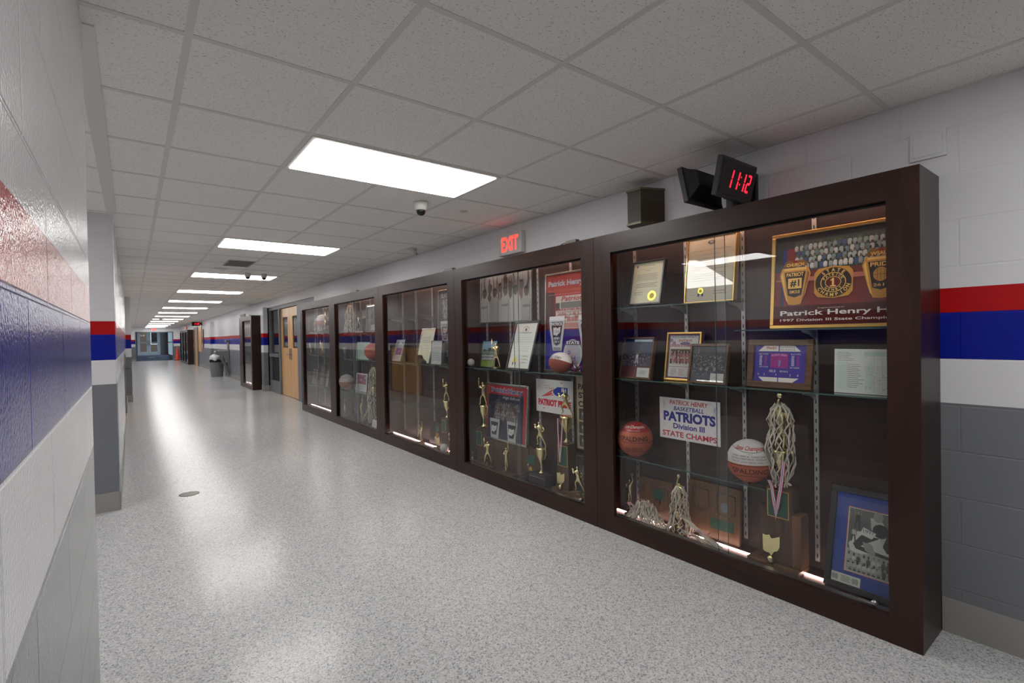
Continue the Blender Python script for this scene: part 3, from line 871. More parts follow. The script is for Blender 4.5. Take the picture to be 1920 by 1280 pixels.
# ---------------- case 1, middle shelf
def art_photo1(A):
    w, h = A.w, A.h
    A.rect(-w / 2, h * .5, w / 2, h, (44, 52, 84)); A.rect(-w / 2, h * .28, w / 2, h * .62, (62, 60, 86)); A.rect(-w / 2, 0, w / 2, h * .28, (104, 50, 54)); A.up()
    A.speckle(-w / 2, h * .3, w / 2, h * .6, 170, [(190, 184, 190), (120, 110, 120), (40, 40, 60), (150, 90, 90)], .004)
    person_art(A, 0, h * .35, h * .3, (220, 220, 220), SKIN, (200, 200, 210)); A.up()
    A.rect(w * .05, .0, w / 2, h * .25, (206, 208, 206)); A.rect(-w * .15, h * .93, w * .5, h, (190, 206, 220)); A.up(); A.lines(w * .15, h * .08, w * .4, h * .18, 3, (130, 130, 130))
sheet_thing('framed_photo', 'colour arena photograph in brown frame, left end of the nearest case middle shelf', 'framed photo', 2.154, 1.0515, 2.715, .26, .285, .013, M_WAL, art_photo1, 12, easel=True)
def ph_logo(A, u, v, s):
    for (ch, du, dv) in (('P', 0, s * .35), ('H', s * .45, 0)):
        A.text(ch, u + du, v + dv, s * .62, RED, bold=.12); A.up(); A.text(ch, u + du, v + dv + s * .02, s * .56, (196, 196, 214), bold=.07); A.up(); A.text(ch, u + du, v + dv + s * .04, s * .5, BLU, bold=.02); A.up()
def art_champs(A):
    w, h = A.w, A.h
    A.rect(-w / 2, 0, w / 2, h, (120, 60, 66)); A.up(); A.rect(-w / 2 + .008, .008, w / 2 - .008, h - .008, (60, 60, 120)); A.up(); A.rect(-w / 2 + .012, .012, w / 2 - .012, h - .012, (214, 212, 212)); A.up()
    A.text('PATRICK HENRY PATRIOTS', 0, h * .91, .012, INK, w=w * .82, bold=.02)
    ph_logo(A, -w * .4, h * .76, .04); A.text('STATE BOYS', .01, h * .82, .016, RED, w=w * .42, bold=.03); A.ell(.01, h * .785, w * .16, .009, BLU); A.up(); A.text('BASKETBALL', .01, h * .775, .006, WHT, w=w * .2)
    A.text('DIVISION III CHAMPIONS', 0, h * .71, .018, RED, w=w * .84, bold=.03)
    A.rect(-w * .43, h * .32, w * .43, h * .68, (206, 190, 140)); A.up(); A.rect(-w * .41, h * .335, w * .41, h * .66, (52, 44, 36)); A.up()
    A.crowd(-w * .4, h * .33, w * .4, h * .64, 2, 8, [(176, 110, 110), (190, 130, 128), (160, 90, 96)], [(196, 160, 138)], [(206, 200, 200)])
    A.lines(-w * .42, h * .25, w * .42, h * .3, 1, (130, 110, 110), 0, .2)
    for u in (-.36, -.1, .16): A.lines(w * u, .02, w * (u + .2), h * .23, 9, (190, 120, 120), .4, .3)
sheet_thing('framed_print', 'red and white division three champions print in a gold-edged frame, nearest case', 'framed print', 1.85, 1.0515, 2.79, .25, .312, .012, M_BRASS, art_champs, 9, depth=.02)
def art_photo2(A):
    w, h = A.w, A.h
    A.rect(-w / 2, h * .66, w / 2, h, (66, 68, 76)); A.rect(-w / 2, .0, w / 2, h * .2, (80, 82, 100)); A.up()
    A.speckle(-w / 2, h * .35, w / 2, h * .75, 230, [(132, 130, 140), (44, 44, 52), (100, 98, 108), (170, 168, 172), (40, 38, 46)], .0045)
    A.speckle(-w / 2, h * .2, w / 2, h * .45, 110, [(50, 50, 60), (92, 92, 100), (140, 138, 142)], .004)
    for u in (-.2, -.02, .2): person_art(A, w * u, h * .18, h * .26, (150, 150, 158), (120, 110, 110), (70, 70, 80), 'down')
    A.up(); A.poly([(-w * .5, h * .82), (-w * .3, h * .8), (-w * .32, h * .98), (-w * .33, h * .98), (-w * .315, h * .815), (-w * .5, h * .83)], (150, 150, 156)); A.up()
    A.rect(w * .1, 0, w * .48, h * .24, (206, 208, 204)); A.up(); A.lines(w * .2, h * .1, w * .35, h * .16, 2, (150, 150, 150))
sheet_thing('framed_photo', 'dark arena crowd photograph in a brown wood frame, propped before the red and white print', 'framed photo', 1.632, 1.0515, 2.715, .245, .24, .014, M_WAL, art_photo2, 12, easel=True, base=(66, 66, 76))
def art_score(A):
    w, h = A.w, A.h
    V = (70, 54, 150)
    for a, c in ((1, h * .82), (0, 0)):
        v0 = h * .84 if a else 0
        A.poly([(-w * .42, v0 if a else 0), (-w * .02, v0), (-w * .02, v0 + h * .16), (-w * .3, v0 + h * .16)] if a else [(-w * .3, 0), (-w * .02, 0), (-w * .02, h * .12), (-w * .4, h * .12)], WHT)
        A.poly([(0, v0), (w * .4, v0), (w * .28, v0 + h * .16), (0, v0 + h * .16)] if a else [(0, 0), (w * .26, 0), (w * .38, h * .12), (0, h * .12)], WHT)
    A.up(); A.text("Wendy's", -w * .16, h * .87, .022, RED, w=w * .2, bold=.02, shear=.1); A.text('NATIONWIDE', w * .15, h * .93, .009, INK, w=w * .28); A.text('INSURANCE', w * .15, h * .86, .009, INK, w=w * .28)
    A.rect(-w * .17, h * .38, w * .17, h * .78, (150, 50, 130)); A.up(); A.text('PATRICK HENRY', 0, h * .69, .011, (226, 190, 220), w=w * .3, arch=.006)
    A.poly([(-.006, h * .6), (.008, h * .6), (.008, h * .48), (-.002, h * .4)], (120, 130, 190)); A.up()
    for s in (-1, 1):
        A.text('PLY F PTS', s * w * .31, h * .74, .008, WHT, w=w * .18); A.lines(w * (s * .31 - .08), h * .44, w * (s * .31 - .02), h * .72, 9, (206, 204, 226), .2, .5); A.lines(w * (s * .31 + .02), h * .44, w * (s * .31 + .08), h * .72, 9, (170, 60, 140), .3, .5)
    A.text('UPR ST.JOE', -w * .3, h * .38, .008, WHT, w=w * .18); A.text('PAT HENRY', w * .3, h * .38, .008, WHT, w=w * .18)
    A.text('00.0', -w * .12, h * .26, .014, WHT); A.text('BONUS', w * .1, h * .27, .009, WHT)
    for i, u in enumerate((-.4, -.28, -.05, .22, .36)): A.text('02428'[i], w * u, h * .17, .011, WHT)
sheet_thing('framed_photo', 'purple scoreboard photograph in a wide oak frame, nearest case middle shelf', 'framed photo', 1.243, 1.0515, 2.755, .335, .262, .033, M_WAL, art_score, 8, glaze=False, base=(66, 56, 146))
def art_sheet(A):
    w, h = A.w, A.h; g = (160, 186, 176)
    for i in range(22): A.rect(-w * .47, h * (.04 + i * .041), w * .47, h * (.043 + i * .041), (150, 160, 156))
    for u in (-.47, -.34, -.1, 0, .1, .2, .3, .38): A.rect(w * u, h * .04, w * u + .0008, h * .9, (150, 160, 156))
    A.rect(-w * .46, h * .1, -w * .35, h * .7, (186, 206, 198)); A.rect(-w * .09, h * .1, -w * .01, h * .7, (190, 206, 200)); A.rect(-.04, h * .84, w * .45, h * .94, (176, 196, 190)); A.up()
    A.lines(-w * .46, h * .72, -w * .2, h * .95, 6, (110, 120, 120), .4, .2); A.lines(-w * .33, h * .12, -w * .12, h * .68, 13, (120, 124, 126), .5, .25)
    A.speckle(-w * .1, h * .1, w * .45, h * .7, 70, [(110, 114, 120)], .002)
sheet_thing('score_sheet', 'laminated white and green score sheet right of the oak-framed scoreboard photograph', 'score sheet', .815, 1.0515, 2.755, .33, .213, 0, None, art_sheet, 3, base=(204, 210, 204))

# ---------------- case 1, hung sign
def art_sign(A):
    w, h = A.w, A.h; r = (186, 44, 60); bl = (44, 48, 130)
    A.text('PATRICK HENRY', 0, h * .84, .03, r, w=w * .64, bold=.02, shear=.2); A.text('BASKETBALL', 0, h * .7, .028, bl, w=w * .5, bold=.02, shear=.2)
    A.text('PATRIOTS', 0, h * .43, .066, bl, w=w * .86, bold=.05); A.up()
    A.text('Division III', 0, h * .26, .036, bl, w=w * .52, bold=.03); A.text('STATE CHAMPS', 0, h * .06, .036, r, w=w * .9, bold=.025)
    A.up()
    for i, (u, v) in enumerate(((-.4, .8), (.4, .76), (.35, .9), (-.44, .5), (.42, .25), (-.42, .3), (.0, .64), (.3, .66))):
        for k in range(3): A.rect(w * u - .012 + random.random() * .008, h * v + k * .007, w * u + .012, h * v + k * .007 + .0012, (210, 150, 156) if i % 2 else (150, 152, 190))
    person_art(A, -w * .42, h * .72, h * .2, (206, 170, 176), (200, 170, 170), (206, 170, 176)); person_art(A, w * .42, h * .68, h * .2, (160, 160, 196), (150, 150, 190), (160, 160, 196))
sheet_thing('paper_sign', 'white autographed basketball champions sign fixed to the back of the nearest case', 'sign', 1.85, .655, 2.838, .437, .272, 0, None, art_sign, 0, base=(214, 212, 212))

# ---------------- balls
def ball(name, label, loc, r, rz, kind, lines):
    t = empty(name, (loc[0], loc[1], loc[2] - r), rz, label=label, cat='ball')
    b = MB()
    if kind == 'white_top': mf = lambda c: M_LEATHW if (c[2] > -.05 * r and c[1] < .6 * r) else M_LEATHER
    elif kind == 'red_top': mf = lambda c: M_LEATHR if c[2] > .45 * r and c[1] < .5 * r else M_LEATHER
    elif kind == 'orange': mf = lambda c: M_LEATHER
    else: mf = lambda c: M_LEATHW
    b.sphere((0, 0, r), r, M_LEATHER, 40, 24, mfun=mf); b.build('skin', t)
    s = MB(); rs = r + .0004
    if kind in ('white_top', 'red_top', 'orange'):
        s.tube([(rs * math.cos(a), rs * math.sin(a), r - .05 * r) for a in [2 * PI * i / 48 for i in range(49)]], .0015, M_SEAM, 5)
        s.tube([(0, rs * math.sin(a), r + rs * math.cos(a)) for a in [PI + PI * i / 48 for i in range(49)]], .0012, M_SEAM, 5) if kind == 'orange' else None
        for sg in (-1, 1):
            pts = []
            for i in range(41):
                a = 2 * PI * i / 40
                d = Vector((math.cos(a) * .78, math.sin(a) * .8, sg * (.62 + .12 * math.cos(2 * a)))).normalized()
                pts.append((d.x * rs, d.y * rs, r + d.z * rs))
            s.tube(pts, .0012, M_SEAM, 5)
    else:
        for sg in (-1, 1):
            pts = []
            for i in range(33):
                a = 2 * PI * i / 32
                d = Vector((sg * (.72 - .18 * math.cos(2 * a)), math.sin(a) * .8, math.cos(a) * .8)).normalized(); pts.append((d.x * rs, d.y * rs, r + d.z * rs))
            s.tube(pts, .0011, plain('red_stitch', (150, 30, 36), .6), 5)
    s.build('seam', t)
    if lines:
        L = MB()
        for (txt, v, hh, w, c, bo, sh) in lines:
            vs, fs, asp = text_geo(txt, bo, sh)
            R2 = r + .0008; P = []
            for a, q in vs:
                lon = (a - .5) * w; lat = v + q * hh
                P.append((R2 * math.cos(lat) * math.sin(lon), -R2 * math.cos(lat) * math.cos(lon), r + R2 * math.sin(lat)))
            L.add(P, fs, ink(c))
        L.build('lettering', t)
    return t
D_ = (44, 36, 34)
ball('basketball', 'orange basketball with a red lettered top on the low shelf of the nearest case', (2.736, 2.199, .635), .119, math.radians(-56), 'red_top',
     [('SPALDING', .02, .26, 1.7, D_, .02, 0), ('State Champions', .72, .28, 1.9, WHT, .01, .3), ('PATRICK HENRY', .6, .05, .9, WHT, 0, 0), ('NBA OFFICIAL', -.5, .14, 1.2, (110, 52, 36), .02, 0)])
ball('basketball', 'basketball with a white signed top and orange bottom, beside the tall netted trophy', (2.736, 1.40, .6352), .119, math.radians(-62), 'white_top',
     [('State Champions', .6, .3, 1.9, RED, .02, .3), ('* FINAL *', .46, .04, .3, D_, 0, 0), ('PATRICK HENRY 66   PATRICK HENRY 53', .34, .075, 1.8, D_, 0, 0), ('DAYTON CHRISTIAN 59   CLEVELAND 41', .22, .075, 1.8, D_, 0, 0), ('* OSU ST. JOHN ARENA  MAR.21-22 *', .08, .075, 1.8, D_, 0, 0), ('SPALDING', -.45, .26, 1.7, (84, 38, 30), .02, 0)])

# ---------------- trophy pieces
POSE = {
 'batter': dict(hip=(0, 0, .5), chest=(.0, .0, .74), neck=(.0, -.01, .83), h0=(.0, -.015, .88), h1=(.0, -.02, .95),
   sl=(-.1, 0, .78), el=(-.15, -.1, .68), hl=(-.08, -.16, .76), sr=(.1, 0, .78), er=(.06, -.15, .7), hr=(-.06, -.17, .79),
   kl=(-.12, -.03, .27), al=(-.16, 0, .03), tl=(-.17, -.08, .01), kr=(.12, -.02, .27), ar=(.16, .02, .03), tr=(.19, -.06, .01)),
 'shooter': dict(hip=(0, 0, .5), chest=(0, -.02, .72), neck=(0, -.02, .8), h0=(-.0, -.03, .84), h1=(.0, -.04, .9),
   sl=(-.1, 0, .76), el=(-.16, .02, .62), hl=(-.16, -.08, .5), sr=(.09, -.02, .78), er=(.08, -.03, .92), hr=(.04, -.04, 1.06),
   kl=(-.06, -.04, .27), al=(-.07, .04, .05), tl=(-.07, -.02, .01), kr=(.07, -.08, .29), ar=(.1, .03, .07), tr=(.1, -.03, .03)),
 'runner': dict(hip=(0, 0, .5), chest=(-.04, -.02, .72), neck=(-.05, -.02, .8), h0=(-.06, -.02, .85), h1=(-.07, -.02, .92),
   sl=(-.1, -.07, .75), el=(-.2, -.08, .66), hl=(-.26, -.04, .76), sr=(0, .07, .75), er=(.12, .06, .64), hr=(.05, .02, .54),
   kl=(-.15, -.04, .36), al=(-.1, -.04, .12), tl=(-.17, -.05, .09), kr=(.1, .03, .28), ar=(.24, .03, .08), tr=(.2, .03, .01)),
 'victory': dict(hip=(0, 0, .5), chest=(0, 0, .74), neck=(0, 0, .83), h0=(0, 0, .88), h1=(0, -.01, .95),
   sl=(-.1, 0, .79), el=(-.2, 0, .7), hl=(-.13, -.03, .58), sr=(.1, 0, .79), er=(.17, 0, .93), hr=(.12, 0, 1.1),
   kl=(-.05, -.02, .27), al=(-.05, 0, .03), tl=(-.06, -.07, .01), kr=(.06, -.01, .27), ar=(.06, .02, .03), tr=(.07, -.06, .01)),
}
RAD = dict(hip=.075, chest=.09, neck=.03, h0=.052, h1=.055, sl=.042, el=.028, hl=.024, sr=.042, er=.028, hr=.024, kl=.036, al=.022, tl=.022, kr=.036, ar=.022, tr=.022)
EDG = [('hip', 'chest'), ('chest', 'neck'), ('neck', 'h0'), ('h0', 'h1'), ('chest', 'sl'), ('sl', 'el'), ('el', 'hl'), ('chest', 'sr'), ('sr', 'er'), ('er', 'hr'), ('hip', 'kl'), ('kl', 'al'), ('al', 'tl'), ('hip', 'kr'), ('kr', 'ar'), ('ar', 'tr')]
_fig = {}
def fig_mesh(pose):
    if pose in _fig: return _fig[pose]
    P = POSE[pose]; ks = list(P)
    me = bpy.data.meshes.new('figure')
    me.from_pydata([P[k] for k in ks], [(ks.index(a), ks.index(b)) for a, b in EDG], [])
    ob = bpy.data.objects.new('figure', me); col.objects.link(ob)
    ob.modifiers.new('skin', 'SKIN')
    for k, d in zip(ks, me.skin_vertices[0].data): d.radius = (RAD[k], RAD[k]); d.use_root = (k == 'hip')
    sb = ob.modifiers.new('sub', 'SUBSURF'); sb.levels = sb.render_levels = 2
    bpy.context.view_layer.update()
    dg = bpy.context.evaluated_depsgraph_get()
    m2 = bpy.data.meshes.new_from_object(ob.evaluated_get(dg))
    for p in m2.polygons: p.use_smooth = True
    bpy.data.objects.remove(ob)
    _fig[pose] = m2
    return m2
def figure(parent, pose, z, h, mat, rz=0.0, x=0.0, y=0.0, prop=True):
    me = fig_mesh(pose).copy(); me.materials.clear(); me.materials.append(mat)
    o = bpy.data.objects.new('figurine', me); col.objects.link(o); o.parent = parent
    o.location = (x, y, z); o.scale = (h, h, h); o.rotation_euler = (0, 0, rz)
    if prop and pose in ('batter', 'shooter', 'victory', 'runner'):
        b = MB()
        if pose == 'batter': b.tube([(-.07, -.165, .73), (-.1, -.15, .9), (-.12, -.12, 1.12)], [.012, .018, .028], mat, 8)
        elif pose == 'shooter': b.sphere((.03, -.05, 1.13), .065, mat, 14, 10)
        elif pose == 'victory': b.tube([(.12 + .05 * math.cos(a), 0, 1.17 + .05 * math.sin(a)) for a in [2 * PI * i / 14 for i in range(15)]], .012, mat, 6)
        else: b.sphere((-.26, -.05, .79), .04, mat, 12, 8, sc=(1.4, .8, .8))
        nm = {'batter': 'bat', 'shooter': 'raised_ball', 'victory': 'wreath', 'runner': 'carried_ball'}[pose]
        b.build(nm, o)
    return o
def cup(parent, z, h, r, mat, handles=True):
    b = MB()
    b.lathe([(r * .55, 0), (r * .6, h * .04), (r * .2, h * .1), (r * .1, h * .2), (r * .16, h * .27), (r * .1, h * .33), (r * .45, h * .5), (r * .8, h * .7), (r * .88, h * .9), (r * 1.05, h), (r * .95, h * .99), (r * .3, h * .93), (0, h * .93)], mat, (0, 0, z), 20)
    if handles:
        for s in (-1, 1): b.tube([(s * r * .85, 0, z + h * .93), (s * r * 1.35, 0, z + h * 1.0), (s * r * 1.5, 0, z + h * .8), (s * r * 1.1, 0, z + h * .6), (s * r * .5, 0, z + h * .52)], r * .07, mat, 6)
    return b.build('cup', parent)
def shield(parent, u, v, w, h, mat, y):
    b = MB(); b.prism([(u + (p - .5) * w, v + q * h) for p, q in OHIO], y - .006, y, mat, 'y'); return b.build('ohio_emblem', parent)
def plate(parent, u0, u1, v0, v1, y, m=None, rim=M_BRASS, name='engraved_plate'):
    b = MB(); b.box(u0, u1, y - .003, y, v0, v1, rim); b.box(u0 + .004, u1 - .004, y - .0036, y - .003, v0 + .004, v1 - .004, m or M_GREEN); return b.build(name, parent)
def trophy(label, x, y, z, rz, tiers, extras=None, group=None):
    """tiers: list of (w, d, h, material) blocks stacked from the base; extras(t, z) adds cups, figures"""
    t = empty('trophy', (x, y, z), rz, label=label, cat='trophy', group=group)
    zz = 0
    for (w, d, h, m) in tiers:
        b = MB(); b.box(-w / 2, w / 2, -d / 2, d / 2, zz, zz + h, m); b.build('base', t, bevel=.002); zz += h
    if extras: extras(t, zz)
    return t
# ---------------- nets and ribbons
def net(name, label, x, y, z, prof, n=12, r=.0032, jit=.006, tails=None, seed=1, shift=(0, 0)):
    """cord net draped over a trophy; prof = list of (height, radius) from top to bottom"""
    rd = random.Random(seed)
    t = empty(name, (x, y, z), 0, label=label, cat='net')
    b = MB()
    L = len(prof)
    for i in range(n):
        for s in (-1, 1):
            pts = []
            for k, (h, rr) in enumerate(prof):
                a = 2 * PI * (i + s * .25 * (1 if k % 2 else -1)) / n
                rr2 = rr * (1 + rd.uniform(-.18, .18))
                pts.append(Vector((rr2 * math.cos(a) + rd.uniform(-jit, jit) + shift[0] * k / L, rr2 * math.sin(a) * .99 + rd.uniform(-jit, jit) + shift[1] * k / L, h + rd.uniform(-jit, jit))))
            q = []
            for k in range(len(pts) - 1):
                q += [pts[k], (pts[k] + pts[k + 1]) / 2 + Vector((rd.uniform(-jit, jit), rd.uniform(-jit, jit), 0)) * .6]
            q.append(pts[-1]); b.tube(q, r, M_CORD, 5)
    b.build('cord_mesh', t)
    if tails:
        b = MB()
        for (p0, p1, c) in tails:
            for i in range(c):
                pts = []; w = Vector((rd.uniform(-1, 1), rd.uniform(-1, 1), 0)) * .02
                P0, P1 = Vector(p0), Vector(p1) + w
                for k in range(8):
                    f = k / 7; p = P0.lerp(P1, f) + Vector((rd.uniform(-.012, .012), rd.uniform(-.012, .012), rd.uniform(-.006, .006)))
                    p.z = max(p.z, .005); pts.append(p)
                b.tube(pts, r, M_CORD, 5)
        b.build('loose_cord', t)
    return t
def net_pile(label, x, y, z, lx, ly, h, n=46, seed=3, r=.0034):
    rd = random.Random(seed); t = empty('basketball_net', (x, y, z), 0, label=label, cat='net'); b = MB()
    for i in range(n):
        a = rd.uniform(0, 2 * PI); p = Vector((rd.uniform(-lx, lx) * .8, rd.uniform(-ly, ly) * .9, 0)); pts = []
        for k in range(11):
            q = 1 - (p.x / lx) ** 2 * .5 - (p.y / ly) ** 2
            pts.append(Vector((p.x, p.y, max(.005, h * max(0, q) * rd.uniform(.1, 1)))))
            a += rd.uniform(-1.3, 1.3); p = p + Vector((math.cos(a) * .6, math.sin(a), 0)) * .02
            p.x = max(-lx, min(lx, p.x)); p.y = max(-ly, min(ly, p.y))
        b.tube(pts, r, M_CORD, 5)
    b.build('cord_mesh', t)
    return t
RB = plain('ribbon_red', (180, 40, 54), .6); RWH = plain('ribbon_white', (214, 214, 216), .6); RBL = plain('ribbon_blue', (46, 60, 140), .6)
def ribbon(label, loc, pts, w=.022, side=(0, 1, 0), rz=0.0, medal=None):
    t = empty('medal_ribbon', loc, rz, label=label, cat='ribbon'); b = MB()
    P = [Vector(p) for p in pts]; S = Vector(side).normalized()
    for k, (a, c, m) in enumerate(((-.5, -.3, RB), (-.3, -.1, RWH), (-.1, .1, RBL), (.1, .3, RWH), (.3, .5, RB))):
        v = []; N = []
        for i, p in enumerate(P):
            d = (P[min(i + 1, len(P) - 1)] - P[max(i - 1, 0)]).normalized(); s = S - d * S.dot(d)
            if s.length < .05: s = d.cross(Vector((1, 0, 0)))
            s.normalize(); n_ = d.cross(s) * .0006
            v += [p + s * w * a - n_, p + s * w * c - n_, p + s * w * c + n_, p + s * w * a + n_]
        fs = []
        for i in range(len(P) - 1):
            for q in range(4): fs.append((i * 4 + q, i * 4 + (q + 1) % 4, i * 4 + 4 + (q + 1) % 4, i * 4 + 4 + q))
        b.add(v, fs, m)
    b.build('band', t)
    if medal:
        g = MB(); g.lathe([(0, -.002), (.02, -.002), (.022, 0), (.02, .002), (0, .002)], M_GOLD, (0, 0, 0), 18)
        o = g.build('medal', t); o.location = medal; o.rotation_euler = (0, PI / 2, 0)
    return t

Z0 = .0985   # inside floor of the cases
# ---------------- case 1, floor of the case
def ex_tall(t, z):
    b = MB(); b.box(-.10, -.06, -.035, .045, .03, .31, M_OAKD); b.box(.07, .115, -.045, .045, .03, .3, M_OAK); b.build('side_panel', t)
    plate(t, -.052, .058, .27, .415, -.046)
    shield(t, -.03, .06, .09, .115, M_GOLD, -.052)
    b = MB(); b.lathe([(.02, 0), (.012, .012), (.018, .03), (0, .04)], M_GOLD, (-.03, -.065, .025), 14); b.build('emblem_stem', t)
    b = MB(); b.prism([(-.03, .2), (.03, .2), (.03, .255), (-.03, .255), ], -.05, -.046, M_OAKD, 'y'); b.lathe([(.0, -.002), (.011, -.002), (.011, .002), (0, .002)], M_GOLD, (0, 0, 0), 14); b.build('seal_plaque', t)
    cup(t, z, .2, .042, M_GOLD)
    figure(t, 'shooter', z + .2, .255, M_GOLD, PI)
tall = empty('trophy', (2.745, 1.235, Z0), RZ, label='tall wooden net-draped trophy with green plate and raised ball in the nearest case', cat='trophy')
b = MB(); b.box(-.155, .115, -.075, .05, 0, .025, M_OAK); b.build('base', tall, bevel=.003)
b = MB(); b.box(-.06, .07, -.045, .045, .025, .425, M_OAKD); b.build('column', tall, bevel=.002)
ex_tall(tall, .425)
net('basketball_net', 'white cord net hanging over the tall trophy with the green plate', 2.745, 1.235, Z0 + .426, [(.44, .02), (.41, .045), (.36, .055), (.31, .05), (.26, .065), (.2, .068), (.14, .06), (.08, .05), (.03, .035), (.008, .045)], 9, .0042, .007, seed=5)
ribbon('striped medal ribbon hanging in a long V down the front of the tall netted trophy', (2.668, 1.235, Z0 + .27), [(0, .03, .2), (.01, .02, .17), (.008, .006, .08), (.006, 0, .0), (.008, -.012, .08), (.01, -.03, .19), (.006, -.045, .31)], .02)

def art_plq(b_, t, w, h): pass
def plaque_board(label, x, y, w, h, th, tilt, deco, mat=M_OAK, z=Z0):
    tl = math.radians(tilt)
    t = empty('plaque', (x, y, z), RZ, -tl, label, 'plaque')
    b = MB(); b.box(-w / 2, w / 2, 0, th, 0, h, mat); b.build('board', t, bevel=.004)
    deco(t, w, h)
    return t
def deco_a(t, w, h):
    plate(t, -.02, .07, h * .5, h * .76, -.0005, rim=M_GREEN)
    b = MB(); b.tube([(-.1, -.003, h * .84), (-.02, -.003, h * .82), (.03, -.003, h * .8), (.1, -.003, h * .8), (.1, -.003, h * .35), (.07, -.003, h * .25), (0, -.003, h * .15)], .003, M_OAKD, 6); b.build('carved_outline', t)
    shield(t, .02, h * .3, .045, .05, M_OAKD, -.001)
plaque_board('wooden plaque with a green plate behind the heaped net in the nearest case', 2.81, 2.105, .265, .255, .02, 5, deco_a)
def deco_b(t, w, h):
    plate(t, -.01, .135, h * .2, h * .38, -.0005, rim=M_GREEN)
    for u in (-.09, .08):
        b = MB(); b.tube([(u - .05, -.003, h * .88), (u + .06, -.003, h * .86), (u + .065, -.003, h * .55), (u + .03, -.003, h * .46), (u - .05, -.003, h * .5), (u - .055, -.003, h * .85)], .003, M_OAKD, 6); b.build('carved_outline', t)
    b = MB(); b.prism([(.075 + .024 * math.cos(2 * PI * i / 20), h * .62 + .03 * math.sin(2 * PI * i / 20)) for i in range(20)], -.004, 0, plain('pewter', (110, 116, 118), .4, .6), 'y'); b.build('medallion', t)
plaque_board('wide wooden plaque with two carved state outlines and a pewter medallion in the nearest case', 2.79, 1.67, .35, .325, .022, 5, deco_b)
def ex_n1(t, z): figure(t, 'victory', z, .16, M_GOLD, 0)
def ex_fig(p, h, rz=0.0, c=None):
    def f(t, z):
        zz = z
        if c: cup(t, z, c[0], c[1], M_GOLD, len(c) > 2); zz += c[0]
        figure(t, p, zz, h, M_GOLD, rz)
    return f
trophy('small gold wreath-raising figure behind the heaped net in the nearest case', 2.715, 2.235, Z0, RZ, [(.06, .05, .02, M_BLACK), (.03, .03, .03, M_GOLD)], ex_fig('victory', .16, 0, (.05, .018)))
net_pile('loose white net heaped on the floor at the left end of the nearest case', 2.695, 2.09, Z0, .06, .15, .16, 84)
ribbon('striped medal ribbon looped over the heaped net in the nearest case', (2.68, 2.15, Z0 + .09), [(0, .09, .0), (-.02, .06, .02), (-.02, .02, .015), (-.02, -.01, -.03), (-.015, -.03, -.01), (-.01, -.05, .05), (0, -.08, .055), (.02, -.12, .02)], .014, (1, 0, .4))
trophy('gold figure trophy almost hidden under a white net, middle of the nearest case floor', 2.715, 1.845, Z0, RZ, [(.09, .07, .03, M_OAK)], ex_fig('shooter', .19, PI, (.11, .03)))
net('basketball_net', 'white net draped over a small gold trophy and spilling across the nearest case floor', 2.715, 1.84, Z0, [(.29, .018), (.275, .035), (.24, .045), (.2, .04), (.16, .05), (.12, .055), (.08, .06), (.04, .07), (.012, .075)], 10, .0036, .008,
    tails=[((-.02, -.02, .12), (-.05, -.3, .01), 14), ((-.03, -.04, .03), (-.04, -.26, .01), 10), ((-.02, .04, .05), (-.05, .1, .01), 5)], seed=9)
ribbon('striped medal ribbon lying over the spilled net in the nearest case', (2.66, 1.7, Z0 + .05), [(.02, .06, -.035), (0, .02, .0), (0, -.02, .03), (.01, -.05, .0), (.01, -.08, .02), (0, -.1, .035)], .016, (1, 0, .4))

def art_frame97(A):
    w, h = A.w, A.h
    A.rect(-w * .34, h * .14, w * .4, h * .86, (164, 52, 54)); A.up(); A.rect(-w * .33, h * .147, w * .4, h * .853, (196, 190, 176)); A.up(); A.rect(-w * .315, h * .157, w * .39, h * .843, (92, 92, 90)); A.up()
    A.rect(-w * .315, h * .157, w * .39, h * .4, (160, 160, 156)); A.up()
    P = lambda pts, c: A.poly([(w * p, h * q) for p, q in pts], c)
    P([(-.3, .45), (-.2, .6), (0, .62), (.2, .55), (.39, .5), (.39, .36), (.1, .42), (-.15, .36), (-.27, .38)], (204, 204, 200)); A.up()
    P([(-.24, .46), (-.14, .57), (.1, .58), (-.05, .5), (-.14, .45), (.0, .43), (.39, .4), (.39, .37), (-.05, .395), (-.2, .41)], (60, 60, 60)); A.up()
    P([(-.04, .78), (.1, .77), (.26, .6), (.34, .5), (.2, .48), (.05, .6), (-.02, .66)], (190, 190, 188)); A.up(); A.ell(w * .06, h * .8, .02, .024, (150, 146, 140)); A.ell(w * .1, h * .655, .032, .032, (40, 40, 40)); A.up()
    P([(.2, .66), (.33, .66), (.3, .46), (.2, .44), (.14, .5)], (52, 52, 52)); P([(-.12, .66), (.05, .62), (.0, .55), (-.16, .58)], (214, 214, 212)); A.up(); A.text('1997', -w * .05, h * .6, .017, (70, 70, 70), shear=-.1)
    person_art(A, -w * .2, h * .62, h * .2, (36, 36, 38), (130, 126, 120), (60, 60, 60)); person_art(A, w * .32, h * .6, h * .2, (120, 120, 118), (140, 136, 130), (90, 90, 90), 'down'); person_art(A, -w * .24, h * .48, h * .16, (180, 180, 176), (120, 120, 120), (60, 60, 60), 'down'); A.up()
    P([(-.12, .5), (.0, .5), (.06, .4), (.02, .38), (-.08, .42)], (150, 150, 146)); A.up()
    A.crowd(-w * .3, h * .17, w * .39, h * .36, 2, 11, [(190, 190, 186), (170, 170, 168), (80, 80, 80)], [(70, 66, 62), (150, 146, 140)], [(50, 50, 50)])
    A.rect(-w * .49, h * .005, -w * .1, h * .105, (196, 200, 188)); A.up(); A.lines(-w * .36, h * .02, -w * .22, h * .09, 5, (90, 94, 90), .2, .4)
    for u in (-.46, -.42, -.19, -.15): A.ell(w * u, h * .055, .008, .014, (140, 144, 138))
